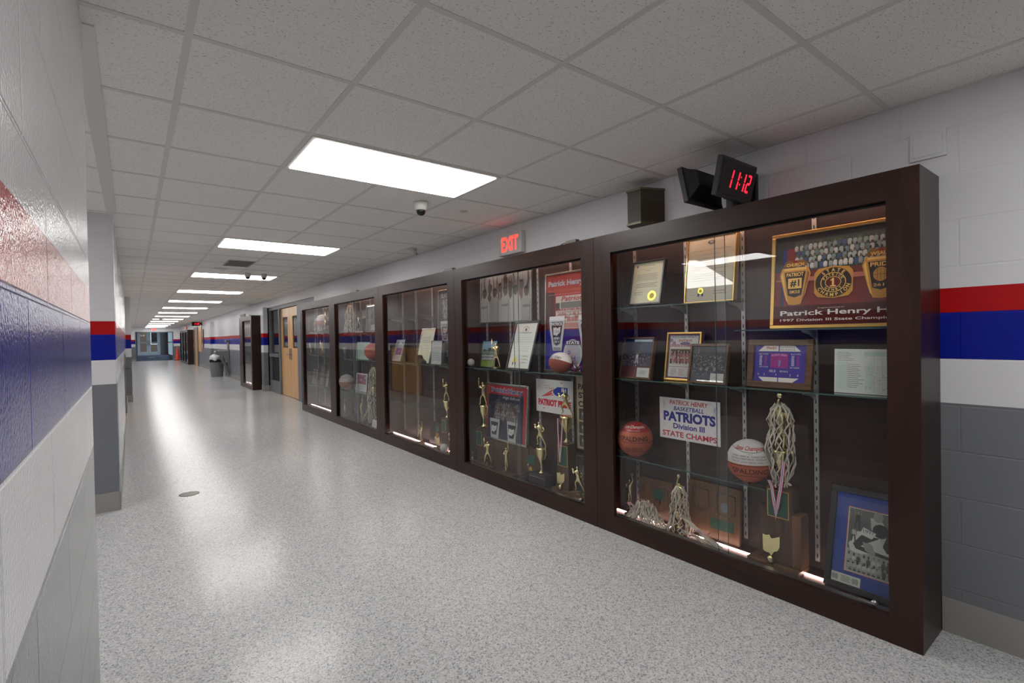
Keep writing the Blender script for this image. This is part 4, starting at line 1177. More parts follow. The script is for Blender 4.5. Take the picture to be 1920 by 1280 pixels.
sheet_thing('framed_collage', 'black-framed basketball collage with royal blue mat, right end of the nearest case floor', 'framed collage', .835, Z0 + .003, 2.772, .37, .485, .028, M_BLACK, art_frame97, 15, depth=.02, base=(36, 66, 150))

# ================================================================== CASE 2
def art_team(A):
    w, h = A.w, A.h
    A.rect(-w / 2, h * .5, w / 2, h, (150, 166, 178)); A.rect(-w / 2, 0, w / 2, h * .12, (120, 120, 116)); A.up()
    gs = [(176, 174, 172), (190, 188, 186), (160, 158, 156)]; sk = (96, 84, 78)
    for row, (us, base) in enumerate((((-.3, -.08, .12, .33), .08), ((-.42, -.2, .02, .22, .42), -.04))):
        for i, u in enumerate(us):
            q = base + random.uniform(-.03, .03); c = gs[(i + row) % 3]; U = w * u; bw = w * .105
            top = h * (.56 + q)
            s = 1 if (i + row) % 2 else -1
            A.poly([(U + s * bw * .6, top - h * .04), (U + s * bw * 1.0, top - h * .1), (U + s * bw * 1.35, top + h * .16), (U + s * bw * 1.15, top + h * .38), (U + s * bw * 1.02, top + h * .38), (U + s * bw * 1.05, top + h * .16)], sk)
            A.poly([(U - s * bw * .6, top - h * .04), (U - s * bw * 1.0, top - h * .12), (U - s * bw * .9, top + h * .2), (U - s * bw * .6, top + h * .34), (U - s * bw * .5, top + h * .33), (U - s * bw * .62, top + h * .16)], (116, 102, 94)); A.up()
            A.poly([(U - bw * .9, 0), (U + bw * .9, 0), (U + bw, top - h * .12), (U + bw * .55, top), (U - bw * .55, top), (U - bw, top - h * .12)], c); A.up()
            A.poly([(U + bw * .45, 0), (U + bw * .6, 0), (U + bw * .7, top - h * .1), (U + bw * .55, top - h * .08)], tuple(k - 34 for k in c))
            A.rect(U - bw * .22, top - h * .02, U + bw * .22, top + h * .03, sk); A.ell(U, top + h * .08, bw * .42, h * .085, sk, 14); A.up(); A.ell(U, top + h * .12, bw * .42, h * .055, (50, 46, 46), 12, 0, 180)
            if i % 2 == 0: A.text('HENRY', U, top - h * .24, .022, (80, 80, 84), w=bw * 1.3, bold=.03)
            A.up()
    A.ell(.02, h * .84, .035, .045, (80, 68, 58)); A.poly([(-.015, h * .7), (.055, h * .7), (.03, h * .99), (.01, h * .99)], (84, 72, 60)); A.up()
sheet_thing('framed_photo', 'large black and white photograph of players pointing upward, hung high in the football case', 'framed photo', 3.795, 1.485, 2.83, .815, .485, .01, M_SILVER, art_team, 1, depth=.012, base=(140, 154, 166))
def art_res(A):
    w, h = A.w, A.h
    A.ell(0, h * .86, w * .14, w * .1, (150, 150, 146)); A.up(); A.ell(0, h * .855, w * .12, w * .08, (214, 218, 210)); A.up(); A.ell(0, h * .855, w * .05, w * .05, (90, 90, 96))
    A.text('A Resolution', 0, h * .77, .016, INK, w=w * .6, shear=.2)
    for i in range(7): A.rect(-w * .35, h * (.68 - i * .05), w * .35, h * (.684 - i * .05), (130, 134, 130))
    for i in range(3): A.rect(w * .05, h * (.26 - i * .07), w * .4, h * (.264 - i * .07), (80, 80, 84)); A.lines(w * .1, h * (.26 - i * .07), w * .35, h * (.29 - i * .07), 1, (70, 70, 80), .3, .2)
    ribbon_seal(A, -w * .24, h * .18, .026)
sheet_thing('framed_certificate', 'pale resolution certificate with blue ribbon, steeply tilted in a black frame in the football case', 'certificate', 3.4, 1.0525, 2.725, .335, .45, .02, M_BLACK, art_res, 17, easel=True, glaze=False, base=(206, 212, 202))
def ohio_ring(A, u, v, w, h, l1, l2, l3, l4):
    S = (176, 178, 182); D = (52, 52, 58)
    A.poly([(u - w * .5, v + h * .96), (u + w * .5, v + h * .96), (u + w * .48, v + h * .7), (u + w * .3, v), (u - w * .25, v), (u - w * .46, v + h * .66)], S); A.up()
    A.rect(u - w * .48, v + h * .88, u + w * .48, v + h, (206, 208, 210)); A.rect(u - w * .22, v + .004, u + w * .26, v + h * .1, (120, 122, 126))
    A.poly([(u - w * .38, v + h * .84), (u + w * .38, v + h * .84), (u + w * .2, v + h * .2), (u, v + h * .14), (u - w * .2, v + h * .2)], D); A.up()
    A.text(l1, u, v + h * .73, h * .09, (210, 210, 212), w=w * .72, bold=.03); ohio(A, u, v + h * .42, w * .46, h * .28, (196, 196, 198)); A.up(); A.text(l2, u, v + h * .52, h * .08, D); A.text(l3, u, v + h * .32, h * .075, (210, 210, 212), w=w * .4, bold=.02); A.text(l4, u, v + h * .22, h * .075, (210, 210, 212), w=w * .34, bold=.02)
def art_phhigh(A):
    w, h = A.w, A.h
    A.rect(-w / 2, h * .42, w / 2, h, (178, 52, 46)); A.rect(-w / 2, h * .42, -w * .32, h * .82, (84, 54, 50)); A.rect(-w / 2, 0, w / 2, h * .42, (44, 40, 146)); A.poly([(-w * .16, h * .5), (w * .3, h * .5), (w * .2, h * .1), (-w * .1, h * .18)], (196, 70, 52)); A.rect(w * .3, 0, w / 2, h * .2, (196, 40, 60)); A.up()
    A.text('Patrick Henry High', -w * .46, h * .86, .06, (176, 190, 206), w=w * .95, align='l', bold=.04); A.up(); A.text('OHIO STATE CHAMPIONS', -w * .44, h * .815, .02, (206, 110, 60), w=w * .8, align='l')
    for i in range(26): A.ell(-w * .45 + i * w * .036, h * .79, .004, .004, (222, 206, 196), 6)
    A.rect(-w * .3, h * .43, w * .44, h * .77, (206, 190, 184)); A.up(); A.text('Patriots', w * .04, h * .715, .04, RED, w=w * .46, bold=.02, shear=.25)
    A.rect(-w * .2, h * .64, w * .4, h * .705, (120, 116, 112)); A.rect(-w * .3, h * .62, -w * .22, h * .7, (50, 60, 60)); A.up(); A.text('PERRYSBURG', -w * .02, h * .615, .018, RED, w=w * .5, bold=.04)
    A.crowd(-w * .28, h * .5, w * .43, h * .61, 3, 22, [(206, 160, 156), (196, 120, 118), (220, 210, 204)], [(120, 70, 60)]); A.lines(-w * .1, h * .44, w * .3, h * .49, 3, (196, 120, 110), .2, .4)
    ohio_ring(A, -w * .26, h * .2, w * .32, h * .36, 'PATRICK', '15-0', 'HENRY', 'DIV V'); ohio_ring(A, w * .32, h * .2, w * .32, h * .36, 'PATRICK', '14-0', 'HENRY', 'DIV V')
    A.ell(w * .06, h * .17, w * .18, h * .15, (166, 168, 174), 26); A.up(); A.ell(w * .06, h * .17, w * .15, h * .12, (150, 152, 160), 26); A.up(); A.rect(-w * .08, h * .26, w * .2, h * .305, (60, 60, 66)); A.up(); A.text('STATE', w * .06, h * .27, .024, (206, 206, 208), w=w * .25, bold=.04); ph_logo(A, w * .0, h * .09, .1)
sheet_thing('framed_poster', 'tall red and blue poster with silver rings behind the football', 'poster', 2.90, 1.0535, 2.825, .62, .82, .014, M_SILVER, art_phhigh, 2, depth=.014, base=(178, 52, 46))
def art_small(A):
    w, h = A.w, A.h
    A.rect(-w / 2, h * .66, w / 2, h, (150, 184, 206)); A.rect(-w / 2, 0, w / 2, h * .3, (124, 150, 62)); A.rect(-w / 2, h * .3, w / 2, h * .6, (110, 130, 112)); A.up(); A.rect(-w * .1, h * .6, w * .45, h * .74, (46, 78, 70)); A.rect(-w * .4, h * .6, -w * .2, h * .68, (56, 70, 60)); A.up()
    A.crowd(-w * .45, h * .24, w * .48, h * .52, 2, 13, [(206, 206, 210), (190, 192, 200)], [(90, 70, 60)], [(60, 60, 66)])
sheet_thing('framed_photo', 'small colour team photograph on a stand beside the baseball', 'framed photo', 3.95, 1.0525, 2.745, .262, .265, .008, M_BLACK, art_small, 9, easel=True, base=(110, 130, 112))
ex_b = trophy('small gold batter trophy standing in front of the team photograph', 2.70, 3.77, 1.0525, RZ, [(.05, .04, .015, M_GOLD)], ex_fig('batter', .235, .4))
# baseball in its cube
t = empty('baseball_cube', (2.71, 4.225, 1.0515), RZ + .5, label='clear acrylic cube holding a baseball at the left end of the football case shelf', cat='display cube')
b = MB(); b.box(-.045, .045, -.045, .045, .004, .094, M_GLASS); b.build('cover', t); b = MB(); b.box(-.047, .047, -.047, .047, 0, .004, M_GLASS); b.build('cube_base', t)
bb = ball('baseball', 'white baseball with red stitching inside the acrylic cube', (2.71, 4.225, 1.0515 + .044), .037, RZ + .6, 'baseball', None)
# football
t = empty('football', (2.70, 2.895, 1.053), RZ - .2, label='brown football with a white lettered panel on the shelf of the second case', cat='ball')
b = MB(); R0, RL = .083, .155
def ell_r(s): return R0 * (1 - abs(s) ** 2.1) ** .82
v = []; n1, n2 = 28, 28
for i in range(n1 + 1):
    s = -1 + 2 * i / n1; rr = max(.001, ell_r(s))
    for j in range(n2): a = 2 * PI * j / n2; v.append((s * RL, rr * math.cos(a), R0 + rr * math.sin(a)))
for i in range(n1):
    for j in range(n2):
        f = (i * n2 + j, i * n2 + (j + 1) % n2, (i + 1) * n2 + (j + 1) % n2, (i + 1) * n2 + j)
        cz = sum(v[q][2] for q in f) / 4 - R0; cx = sum(v[q][0] for q in f) / 4
        b.f.append(f); b.mi.append(b.idx(M_LEATHW if 2 <= j <= 11 else M_PIG)); b.sm.append(True)
b.v = v; b.build('skin', t)
L = MB(); vs, fs, asp = text_geo('PATRICK HENRY', .02)
P = []
for a, q in vs:
    s = (a - .5) * 1.15; th = math.radians(200 - q * 0) ; ang = math.radians(28 + 18 * q); rr = ell_r(s) + .0006
    P.append((s * RL, -rr * math.cos(ang), R0 + rr * math.sin(ang)))
L.add(P, fs, ink(D_)); L.build('lettering', t)
L = MB(); L.prism([(-.05 + .012 * math.cos(2 * PI * i / 16), .05 + .016 * math.sin(2 * PI * i / 16)) for i in range(16)], -.0735, -.06, plain('ball_patch', (60, 34, 32), .5), 'y'); L.build('patch', t)
t = empty('football_tee', (2.70, 2.895, 1.051), RZ, label='low clear stand under the football', cat='stand')
b = MB(); b.box(-.05, .05, -.03, .03, 0, .0035, M_SEDGE); b.build('stand', t)
# metallic pompom
t = empty('pompom', (2.70, 2.71, 1.0515), 0, label='shiny red, white and blue tinsel pompom beside the football', cat='pompom'); b = MB(); rd = random.Random(4)
pm = [plain('foil_red', (190, 30, 44), .2, .8), plain('foil_white', (220, 220, 224), .2, .8), plain('foil_blue', (50, 60, 150), .2, .8)]
for i in range(80):
    a = rd.uniform(0, 2 * PI); e_ = rd.uniform(.0, 1.3); l = rd.uniform(.03, .07); d = Vector((math.cos(a) * math.cos(e_) * .7, math.sin(a) * math.cos(e_), math.sin(e_)))
    p = Vector((0, 0, .03)) ; q = p + d * l; q.z = max(.006, q.z - .01)
    b.tube([p, p.lerp(q, .6) + Vector((0, 0, .006)), q], .0022, rd.choice(pm), 4)
b.build('tinsel', t)

# case 2, floor
def ex_bat(t, z):
    plate(t, -.05, .045, .18, .32, -.052)
    b = MB(); b.lathe([(.055, 0), (.05, .01), (.02, .012), (0, .012)], M_OAKD, (0, 0, z), 20); b.build('cap', t)
    cup(t, z + .012, .22, .05, M_GOLD); figure(t, 'batter', z + .232, .24, M_GOLD, .3)
trophy('tall batter trophy with gold cup on green-plated column, left in the second case', 2.765, 4.10, Z0, RZ, [(.15, .1, .02, M_OAK), (.11, .1, .325, M_OAKD)], ex_bat)
def art_phs(A):
    w, h = A.w, A.h
    A.rect(-w / 2 + .02, .0, w / 2 - .05, h * .82, (36, 40, 66)); A.rect(w / 2 - .09, 0, w / 2 - .06, h * .86, (56, 60, 110)); A.up()
    A.text('Patrick Henry', 0, h * .83, .062, (210, 208, 210), w=w * .8, bold=.08); A.up(); A.text('Patrick Henry', 0, h * .835, .055, (56, 64, 130), w=w * .79, bold=.03); A.text('High School', w * .12, h * .74, .032, (206, 206, 204), w=w * .42, shear=.3)
    A.speckle(-w * .3, h * .28, w * .32, h * .72, 40, [(86, 86, 90)], .02); A.crowd(-w * .3, h * .35, w * .32, h * .7, 5, 11, [(134, 130, 130), (110, 108, 110), (92, 70, 72)], [(150, 130, 118), (120, 104, 96)])
    for u in (-.27, .17):
        A.poly([(w * (u - .12), h * .36), (w * (u + .14), h * .36), (w * (u + .12), 0), (w * (u - .08), 0)], (166, 166, 168)); A.up(); A.poly([(w * (u - .09), h * .3), (w * (u + .1), h * .3), (w * (u + .06), h * .06), (w * (u - .05), h * .06)], (50, 50, 54)); A.up(); ohio(A, w * u, h * .1, w * .13, h * .14, (190, 190, 192)); A.up(); A.text('14-1', w * u, h * .15, .016, (50, 50, 54))
sheet_thing('framed_poster', 'silver-framed red and navy team poster on the low wooden plaque box', 'poster', 3.755, .358, 2.79, .66, .545, .018, M_SILVER, art_phs, 4, depth=.014, base=(176, 44, 48))
t = empty('plaque_box', (2.80, 3.74, Z0), RZ, label='long low dark wooden plaque box supporting the red and navy poster', cat='plaque')
b = MB(); b.box(-.33, .33, -.03, .05, 0, .258, M_OAKD); b.build('board', t, bevel=.003)
t = trophy('small gold eagle trophy in the left corner of the second case', 2.675, 4.175, Z0, RZ, [(.05, .04, .012, M_OAKD)], None)
b = MB(); b.lathe([(.016, 0), (.006, .02), (.01, .04), (0, .05)], M_GOLD, (0, 0, .012), 12)
for s in (-1, 1): b.prism([(0, .05), (s * .035, .1), (s * .045, .13), (s * .02, .13), (s * .0, .08)][::s], -.004, .004, M_GOLD, 'y')
b.build('eagle', t)
trophy('gold batter figure swinging a bat, in front of the low plaque box', 2.69, 3.925, Z0, RZ, [(.07, .05, .012, M_OAK), (.03, .03, .04, M_GOLD)], ex_fig('batter', .21, .5))
trophy('gold figure with raised wreath on a thin wooden plinth, front middle of the second case', 2.68, 3.615, Z0, RZ, [(.2, .06, .012, M_OAK), (.02, .02, .05, M_GOLD)], ex_fig('victory', .19, 0))
def deco_c(t, w, h):
    plate(t, -.03, .08, h * .5, h * .78, -.0005, rim=M_GREEN)
    b = MB(); b.prism([(.03 + .022 * math.cos(2 * PI * i / 18), h * .3 + .028 * math.sin(2 * PI * i / 18)) for i in range(18)], -.004, 0, M_BRASS, 'y'); b.build('medallion', t)
plaque_board('wooden plaque with green plate and round brass medallion in the second case', 2.75, 3.40, .3, .26, .02, 8, deco_c, M_OAKD)
def ex_run(t, z):
    plate(t, -.1, .1, .015, .075, -.0502, M_BLACK, M_SILVER); cup(t, z, .22, .042, M_GOLD); figure(t, 'runner', z + .22, .235, M_GOLD, 0)
trophy('gold running figure on a tall cup with a black engraved base, second case', 2.715, 3.17, Z0, RZ, [(.22, .1, .095, M_BLACK)], ex_run)
t = trophy('tiny silver figure trophy beside the black engraved base', 2.70, 3.325, Z0, RZ, [(.05, .05, .085, M_BLACK)], lambda t, z: figure(t, 'victory', z, .075, M_SILVER, 0))
def ex_big(t, z):
    plate(t, -.055, .055, .21, .375, -.0452); shield(t, -.02, .05, .09, .11, M_GOLD, -.047)
    b = MB(); b.lathe([(.02, 0), (.012, .012), (.016, .03), (0, .04)], M_GOLD, (-.02, -.058, .022), 14); b.build('emblem_stem', t)
    cup(t, z, .215, .05, M_GOLD); figure(t, 'runner', z + .215, .225, M_GOLD, .3)
trophy('tall football trophy with striped medal, green plate and gold state emblem in the second case', 2.755, 2.90, Z0, RZ, [(.24, .12, .022, M_OAK), (.13, .09, .37, M_OAKD)], ex_big)
ribbon('striped medal ribbon hanging from the cup of the tall football trophy', (2.695, 2.915, .34), [(0, .02, .35), (0, .02, .25), (0, .004, .0), (0, -.01, .1), (0, -.035, .34)], .016)
def art_pride(A):
    w, h = A.w, A.h
    for i, s in enumerate((.5, .7, .95)): A.text('Go Big Red!', -w * .26 + i * .035, h * (.88 - i * .09), .016 * s * 1.3, RED, shear=.3)
    P = lambda pts, c: A.poly([(w * p, h * q) for p, q in pts], c)
    P([(-.02, .7), (.1, .8), (.36, .8), (.36, .5), (.28, .42), (.2, .5), (.05, .54), (-.02, .6)], (36, 60, 150)); P([(-.36, .46), (-.02, .72), (-.06, .6), (.0, .54)], (200, 50, 50)); A.up(); P([(-.3, .48), (-.03, .66), (-.04, .64)], WHT); P([(-.2, .48), (0, .6), (0, .58)], WHT); P([(.05, .52), (.2, .56), (.3, .46), (.22, .5)], WHT)
    A.text('PH', w * .26, h * .66, .034, WHT, bold=.03); A.text('PATRIOT PRIDE', 0, h * .2, .058, (190, 40, 46), w=w * .88, bold=.07)
    A.speckle(-w * .45, h * .05, w * .45, h * .16, 12, [(210, 150, 150), (160, 160, 190)], .003); A.speckle(-w * .48, h * .3, -w * .38, h * .9, 10, [(200, 120, 120)], .003)
    A.ell(-w * .28, h * .12, .012, .006, (200, 120, 120)); A.ell(w * .2, h * .92, .012, .006, (200, 120, 120))
sheet_thing('paper_poster', 'white school spirit poster with a red and blue hat emblem behind the football trophy', 'poster', 3.135, .69, 2.84, .465, .285, 0, None, art_pride, 0, base=(204, 202, 200))
def ex_fb(t, z): figure(t, 'runner', z, .22, M_GOLD, 0)
trophy('gold football player trophy on a low wooden base, right end of the second case', 2.69, 2.70, Z0, RZ, [(.24, .1, .018, M_OAK), (.035, .035, .03, M_GOLD)], ex_fb)
def art_champ(A):
    w, h = A.w, A.h
    for i, s in enumerate(('PATRICK', 'STATE', 'CHAMPS')): A.text(s, -w * .44, h * (.82 - .12 * i), .05, INK, align='l', w=w * .86, bold=.05)
    for i in range(3): A.rect(-w * .42, h * (.03 + .185 * i), w * .42, h * (.19 + .185 * i), (60, 70, 66)); 
    A.up()
    for i in range(3):
        for u in (-.3, 0, .3): person_art(A, w * u, h * (.04 + .185 * i), h * .12, (150, 156, 150), (130, 110, 96), (120, 120, 116), 'down')
sheet_thing('wooden_poster_plaque', 'tall cream plaque with black lettering and photographs, right end of the second case', 'plaque', 2.705, .437, 2.84, .33, .59, .008, M_OAK, art_champ, 0, depth=.012, glaze=False, base=(170, 160, 132))
sheet_thing('framed_photo', 'small dark framed picture behind the gold football player', 'framed photo', 2.715, Z0 + .002, 2.80, .25, .3, .012, M_SILVER, lambda A: A.crowd(-.1, .04, .1, .22, 3, 6, [(70, 74, 76), (90, 90, 92)], [(120, 110, 100)]), 6, base=(38, 42, 44))
# ================================================================== CASE 3
def doc_art(purple=False, ribbon_=False, head=None):
    def f(A):
        w, h = A.w, A.h
        if head: A.text(head, 0, h * .84, h * .05, INK, w=w * .7)
        A.lines(-w * .38, h * .35 if ribbon_ else h * .12, w * .38, h * .78, 9, (140, 144, 140), .15, .25)
        if purple:
            A.rect(-w * .34, h * .3, w * .34, h * .62, (92, 66, 160)); A.up(); A.rect(-w * .2, h * .38, w * .2, h * .54, (150, 70, 150)); A.up(); A.text('1997', 0, h * .42, h * .06, WHT)
            A.ell(-w * .28, h * .84, w * .07, h * .05, BLU); A.ell(w * .28, h * .84, w * .07, h * .05, BLU)
        if ribbon_: seal(A, -w * .2, h * .18, w * .1)
    return f
sheet_thing('framed_certificate', 'white certificate with a purple picture, alone on the middle shelf of the nearly empty case', 'certificate', 6.02, 1.0475, 2.76, .26, .3, .006, M_SILVER, doc_art(True), 16, easel=True, base=(206, 206, 210))
sheet_thing('framed_certificate', 'tall cream certificate with gold seal, leaning back in the middle case', 'certificate', 5.30, 1.0475, 2.775, .335, .425, .008, M_SILVER, doc_art(False, True), 14, easel=True, glaze=False, base=(206, 206, 178))
sheet_thing('framed_certificate', 'shorter white certificate standing before the tall cream one in the middle case', 'certificate', 4.94, 1.0475, 2.72, .25, .27, .007, M_SILVER, doc_art(False, False, 'CERTIFICATE'), 4, easel=True, base=(204, 208, 204))
def art_bw(A):
    w, h = A.w, A.h
    A.text('BLACK SWAMP', 0, h * .9, .05, (206, 206, 206), w=w * .8); A.crowd(-w * .35, h * .6, w * .4, h * .88, 4, 6, [(150, 150, 152), (120, 120, 124)], [(190, 186, 180)])
    ohio_ring(A, -w * .22, h * .28, w * .4, h * .3, 'PATRIOT', 'DIV V', 'HENRY', 'OH'); A.text('State', 0, h * .1, .06, WHT)
sheet_thing('framed_poster', 'dark poster with a silver ring, at the right edge of the middle case', 'poster', 4.80, 1.0475, 2.825, .56, .845, .01, M_SILVER, art_bw, 1.5, depth=.012, base=(56, 58, 66))
t = empty('bronzed_shoe', (2.70, 5.31, 1.046), RZ, label='small dark bronzed shoe on the middle case shelf beside the cream certificate', cat='trophy')
b = MB(); b.prism([(-.1, 0), (.1, 0), (.105, .03), (.06, .045), (.02, .06), (-.01, .1), (-.08, .105), (-.1, .06)], -.035, .035, M_BLACK, 'y'); b.build('upper', t, bevel=.012); b = MB(); b.box(-.105, .11, -.038, .038, 0, .012, M_SLOT); b.build('sole', t)
def ex_c3(t, z):
    plate(t, -.045, .045, .2, .34, -.0452); cup(t, z, .19, .042, M_GOLD); figure(t, 'batter', z + .19, .22, M_GOLD, .3)
trophy('tall batter trophy with gold cup and green plate, right side of the middle case floor', 2.765, 4.82, Z0, RZ, [(.15, .1, .02, M_OAK), (.11, .09, .34, M_OAKD)], ex_c3)
trophy('slim gold figure trophy left of the dark plaque in the middle case', 2.70, 5.33, Z0, RZ, [(.08, .06, .02, M_OAK)], ex_fig('victory', .2, 0))
def deco_d(t, w, h):
    b = MB(); b.prism([(.02 + .05 * math.cos(2 * PI * i / 20), h * .72 + .04 * math.sin(2 * PI * i / 20)) for i in range(20)], -.004, 0, M_GREEN, 'y'); b.build('green_oval', t); shield(t, .03, h * .25, .07, .08, M_BRASS, -.001)
plaque_board('dark wooden plaque with a green oval in the middle case', 2.80, 5.17, .3, .26, .02, 8, deco_d, M_DARK)
t = trophy('gold state outline trophy in front of the tall batter trophy', 2.70, 4.93, Z0, RZ, [(.1, .06, .02, M_OAK)], None); shield(t, 0, .03, .11, .12, M_GOLD, 0)
ball('softball', 'grey softball on the floor of the middle case', (2.675, 4.74, Z0 + .048), .048, RZ + .9, 'baseball', None)
trophy('small gold figure at the right edge of the middle case floor', 2.70, 4.61, Z0, RZ, [(.07, .05, .03, M_OAK)], ex_fig('batter', .18, 0))

# ================================================================== CASE 4
trophy('gold trophy under a draped net on the top shelf of the fourth case', 2.755, 7.80, 1.4415, RZ, [(.08, .08, .03, M_BLACK), ], ex_fig('shooter', .24, PI, (.18, .04)))
net('basketball_net', 'white net draped over the trophy on the top shelf of the fourth case', 2.755, 7.80, 1.4415, [(.44, .02), (.4, .045), (.34, .06), (.27, .07), (.2, .075), (.13, .08), (.06, .085), (.012, .085)], 10, .004, .008, tails=[((0, .05, .3), (-.03, .22, .02), 8)], seed=12)
def art_group(A):
    w, h = A.w, A.h
    A.crowd(-w * .46, h * .35, w * .46, h * .95, 4, 6, [(130, 136, 132), (160, 162, 160), (80, 88, 84)], [(150, 140, 130)]); A.rect(w * .0, h * .04, w * .46, h * .26, (206, 206, 204)); A.up()
sheet_thing('framed_photo', 'framed dark team photograph with a white caption card, top shelf of the fourth case', 'framed photo', 7.08, 1.4425, 2.815, .37, .41, .01, M_SILVER, art_group, 3, base=(70, 78, 76))
sheet_thing('framed_photo', 'small grey photograph fixed high behind the runner trophy in the fourth case', 'framed photo', 7.52, 1.66, 2.842, .33, .13, .006, M_SILVER, art_group, 0, depth=.006, base=(120, 118, 116))
trophy('silver running figure trophy on the top shelf of the fourth case', 2.73, 7.37, 1.4415, RZ, [(.14, .07, .025, M_WPLAS), (.03, .03, .05, M_SILVER)], lambda t, z: figure(t, 'runner', z, .21, M_SILVER, 0))
t = empty('silver_cup', (2.735, 8.02, 1.0465), RZ, label='small silver cup on the middle shelf of the fourth case', cat='trophy'); cup(t, 0, .17, .045, M_SILVER, False)
def art_green(A):
    w, h = A.w, A.h
    for i in range(16): A.rect(-w * .46, h * (.06 + i * .055), w * .46, h * (.066 + i * .055), (130, 170, 154))
    A.lines(-w * .44, h * .1, w * .3, h * .9, 14, (120, 150, 140), .5, .25)
sheet_thing('score_sheet', 'pale green score sheet standing on the middle shelf of the fourth case', 'score sheet', 7.29, 1.0465, 2.755, .52, .255, 0, None, art_green, 5, base=(184, 208, 196))
ball('basketball', 'red-brown basketball at the right end of the middle shelf in the fourth case', (2.736, 6.86, 1.0465 + .1185), .118, RZ + .5, 'red_top', [('SPALDING', 0, .2, 1.3, D_, .02, 0)])
ball('basketball', 'basketball with a white panel on the low shelf of the fourth case', (2.736, 7.98, .5465 + .1185), .118, RZ + .5, 'white_top', [('State Champions', .5, .2, 1.4, RED, .02, .3), ('PATRICK HENRY', .2, .1, 1.0, D_, 0, 0)])
def art_prog(A):
    w, h = A.w, A.h
    A.rect(-w * .4, h * .4, w * .4, h * .92, (150, 110, 130)); A.up(); A.crowd(-w * .38, h * .42, w * .38, h * .88, 3, 6, [(190, 90, 100), (90, 90, 150), (214, 210, 210)], [(190, 150, 130)]); A.lines(-w * .35, h * .08, w * .35, h * .36, 6, (150, 150, 156), .3, .3)
sheet_thing('program_cover', 'curled team program page on the low shelf of the fourth case', 'program', 7.46, .5465, 2.785, .46, .275, 0, None, art_prog, 5, base=(206, 206, 208))
trophy('gold figure with raised ball on the floor at the left of the fourth case', 2.70, 8.0, Z0, RZ, [(.06, .05, .015, M_OAK)], ex_fig('shooter', .22, PI))
def ex_c4(t, z): cup(t, z, .2, .045, M_GOLD); figure(t, 'shooter', z + .2, .24, M_GOLD, PI)
trophy('tall trophy wrapped in a long net, right side of the fourth case floor', 2.74, 6.86, Z0, RZ, [(.2, .12, .03, M_OAK), (.11, .1, .33, M_OAK)], ex_c4)
net('basketball_net', 'long white net hanging over the tall trophy in the fourth case', 2.74, 6.87, Z0 + .03, [(.8, .02), (.74, .045), (.66, .06), (.58, .065), (.5, .07), (.42, .075), (.34, .08), (.26, .085), (.18, .085), (.1, .085), (.02, .085)], 10, .004, .008, tails=[((-.03, .05, .3), (-.05, .3, .01), 12)], seed=15)
trophy('short gold figure trophy beside the long net in the fourth case', 2.70, 7.25, Z0, RZ, [(.1, .06, .03, M_OAK)], ex_fig('victory', .22, 0, (.06, .02)))
sheet_thing('note_card', 'white note card at the foot of the netted trophy in the fourth case', 'card', 6.66, Z0, 2.66, .16, .12, 0, None, doc_art(), 10, base=(206, 208, 210))

# ================================================================== CASE 5
for (yy, zz, p, hh, lab) in ((9.98, 1.4915, 'victory', .2, 'slim gold wreath figure at the left of the farthest row case top shelf'),
                             (9.62, 1.4915, 'shooter', .2, 'slim gold ball figure left of the netted basketball in the farthest row case'),
                             (9.93, 1.0765, 'runner', .22, 'gold running figure at the far left of the middle shelf in the farthest row case'),
                             (9.60, 1.0765, 'victory', .23, 'gold figure with arm raised, middle shelf of the farthest case of the row')):
    trophy(lab, 2.72, yy, zz, RZ, [(.07, .05, .02, M_BLACK)], ex_fig(p, hh, 0 if p != 'shooter' else PI))
trophy('gold runner with cup beside the paired figures in the farthest row case', 2.70, 9.16, 1.0765, RZ, [(.07, .06, .02, M_OAK)], ex_fig('runner', .2, 0, (.04, .02)))
trophy('gold batter leaning toward the runner in the farthest row case', 2.76, 9.28, 1.0765, RZ, [(.07, .06, .02, M_OAK)], ex_fig('batter', .23, 0))
ball('basketball', 'basketball with a white panel resting in a net on the farthest row case, top shelf', (2.736, 9.17, 1.4915 + .19), .118, RZ + .3, 'white_top', None)
net('basketball_net', 'white net bundled beneath the basketball on the farthest top shelf of the row', 2.74, 9.17, 1.4915, [(.11, .075), (.09, .09), (.06, .085), (.03, .09), (.01, .085)], 12, .005, .008, seed=21)
trophy('tall gold ball figure right of the netted basketball in the farthest row case', 2.70, 8.9, 1.4915, RZ, [(.08, .06, .04, M_BLACK)], ex_fig('shooter', .22, PI, (.1, .03)))
def art_roster(A):
    w, h = A.w, A.h
    A.text('STATE CHAMPIONS', 0, h * .82, h * .06, RED, w=w * .6); A.rect(-w * .35, h * .4, w * .35, h * .7, (70, 64, 66)); A.up(); A.crowd(-w * .33, h * .42, w * .33, h * .68, 2, 6, [(190, 160, 160), (206, 204, 204)], [(180, 140, 120)]); A.lines(-w * .35, h * .08, w * .35, h * .34, 5, (150, 150, 156), .3, .3)
sheet_thing('framed_print', 'white team print leaning on the low shelf of the farthest case of the row', 'framed print', 9.88, .4915, 2.775, .46, .31, .012, M_SILVER, art_roster, 8, base=(196, 196, 200))
sheet_thing('framed_certificate', 'narrow certificate in a red-brown frame, low shelf of the farthest case of the row', 'certificate', 9.45, .4915, 2.80, .28, .40, .04, M_WAL, doc_art(), 8, base=(150, 156, 170))
sheet_thing('framed_certificate', 'narrow pale certificate at the right of the low shelf in the farthest row case', 'certificate', 9.02, .4915, 2.76, .19, .31, .02, M_BLACK, doc_art(), 8, base=(180, 184, 190))

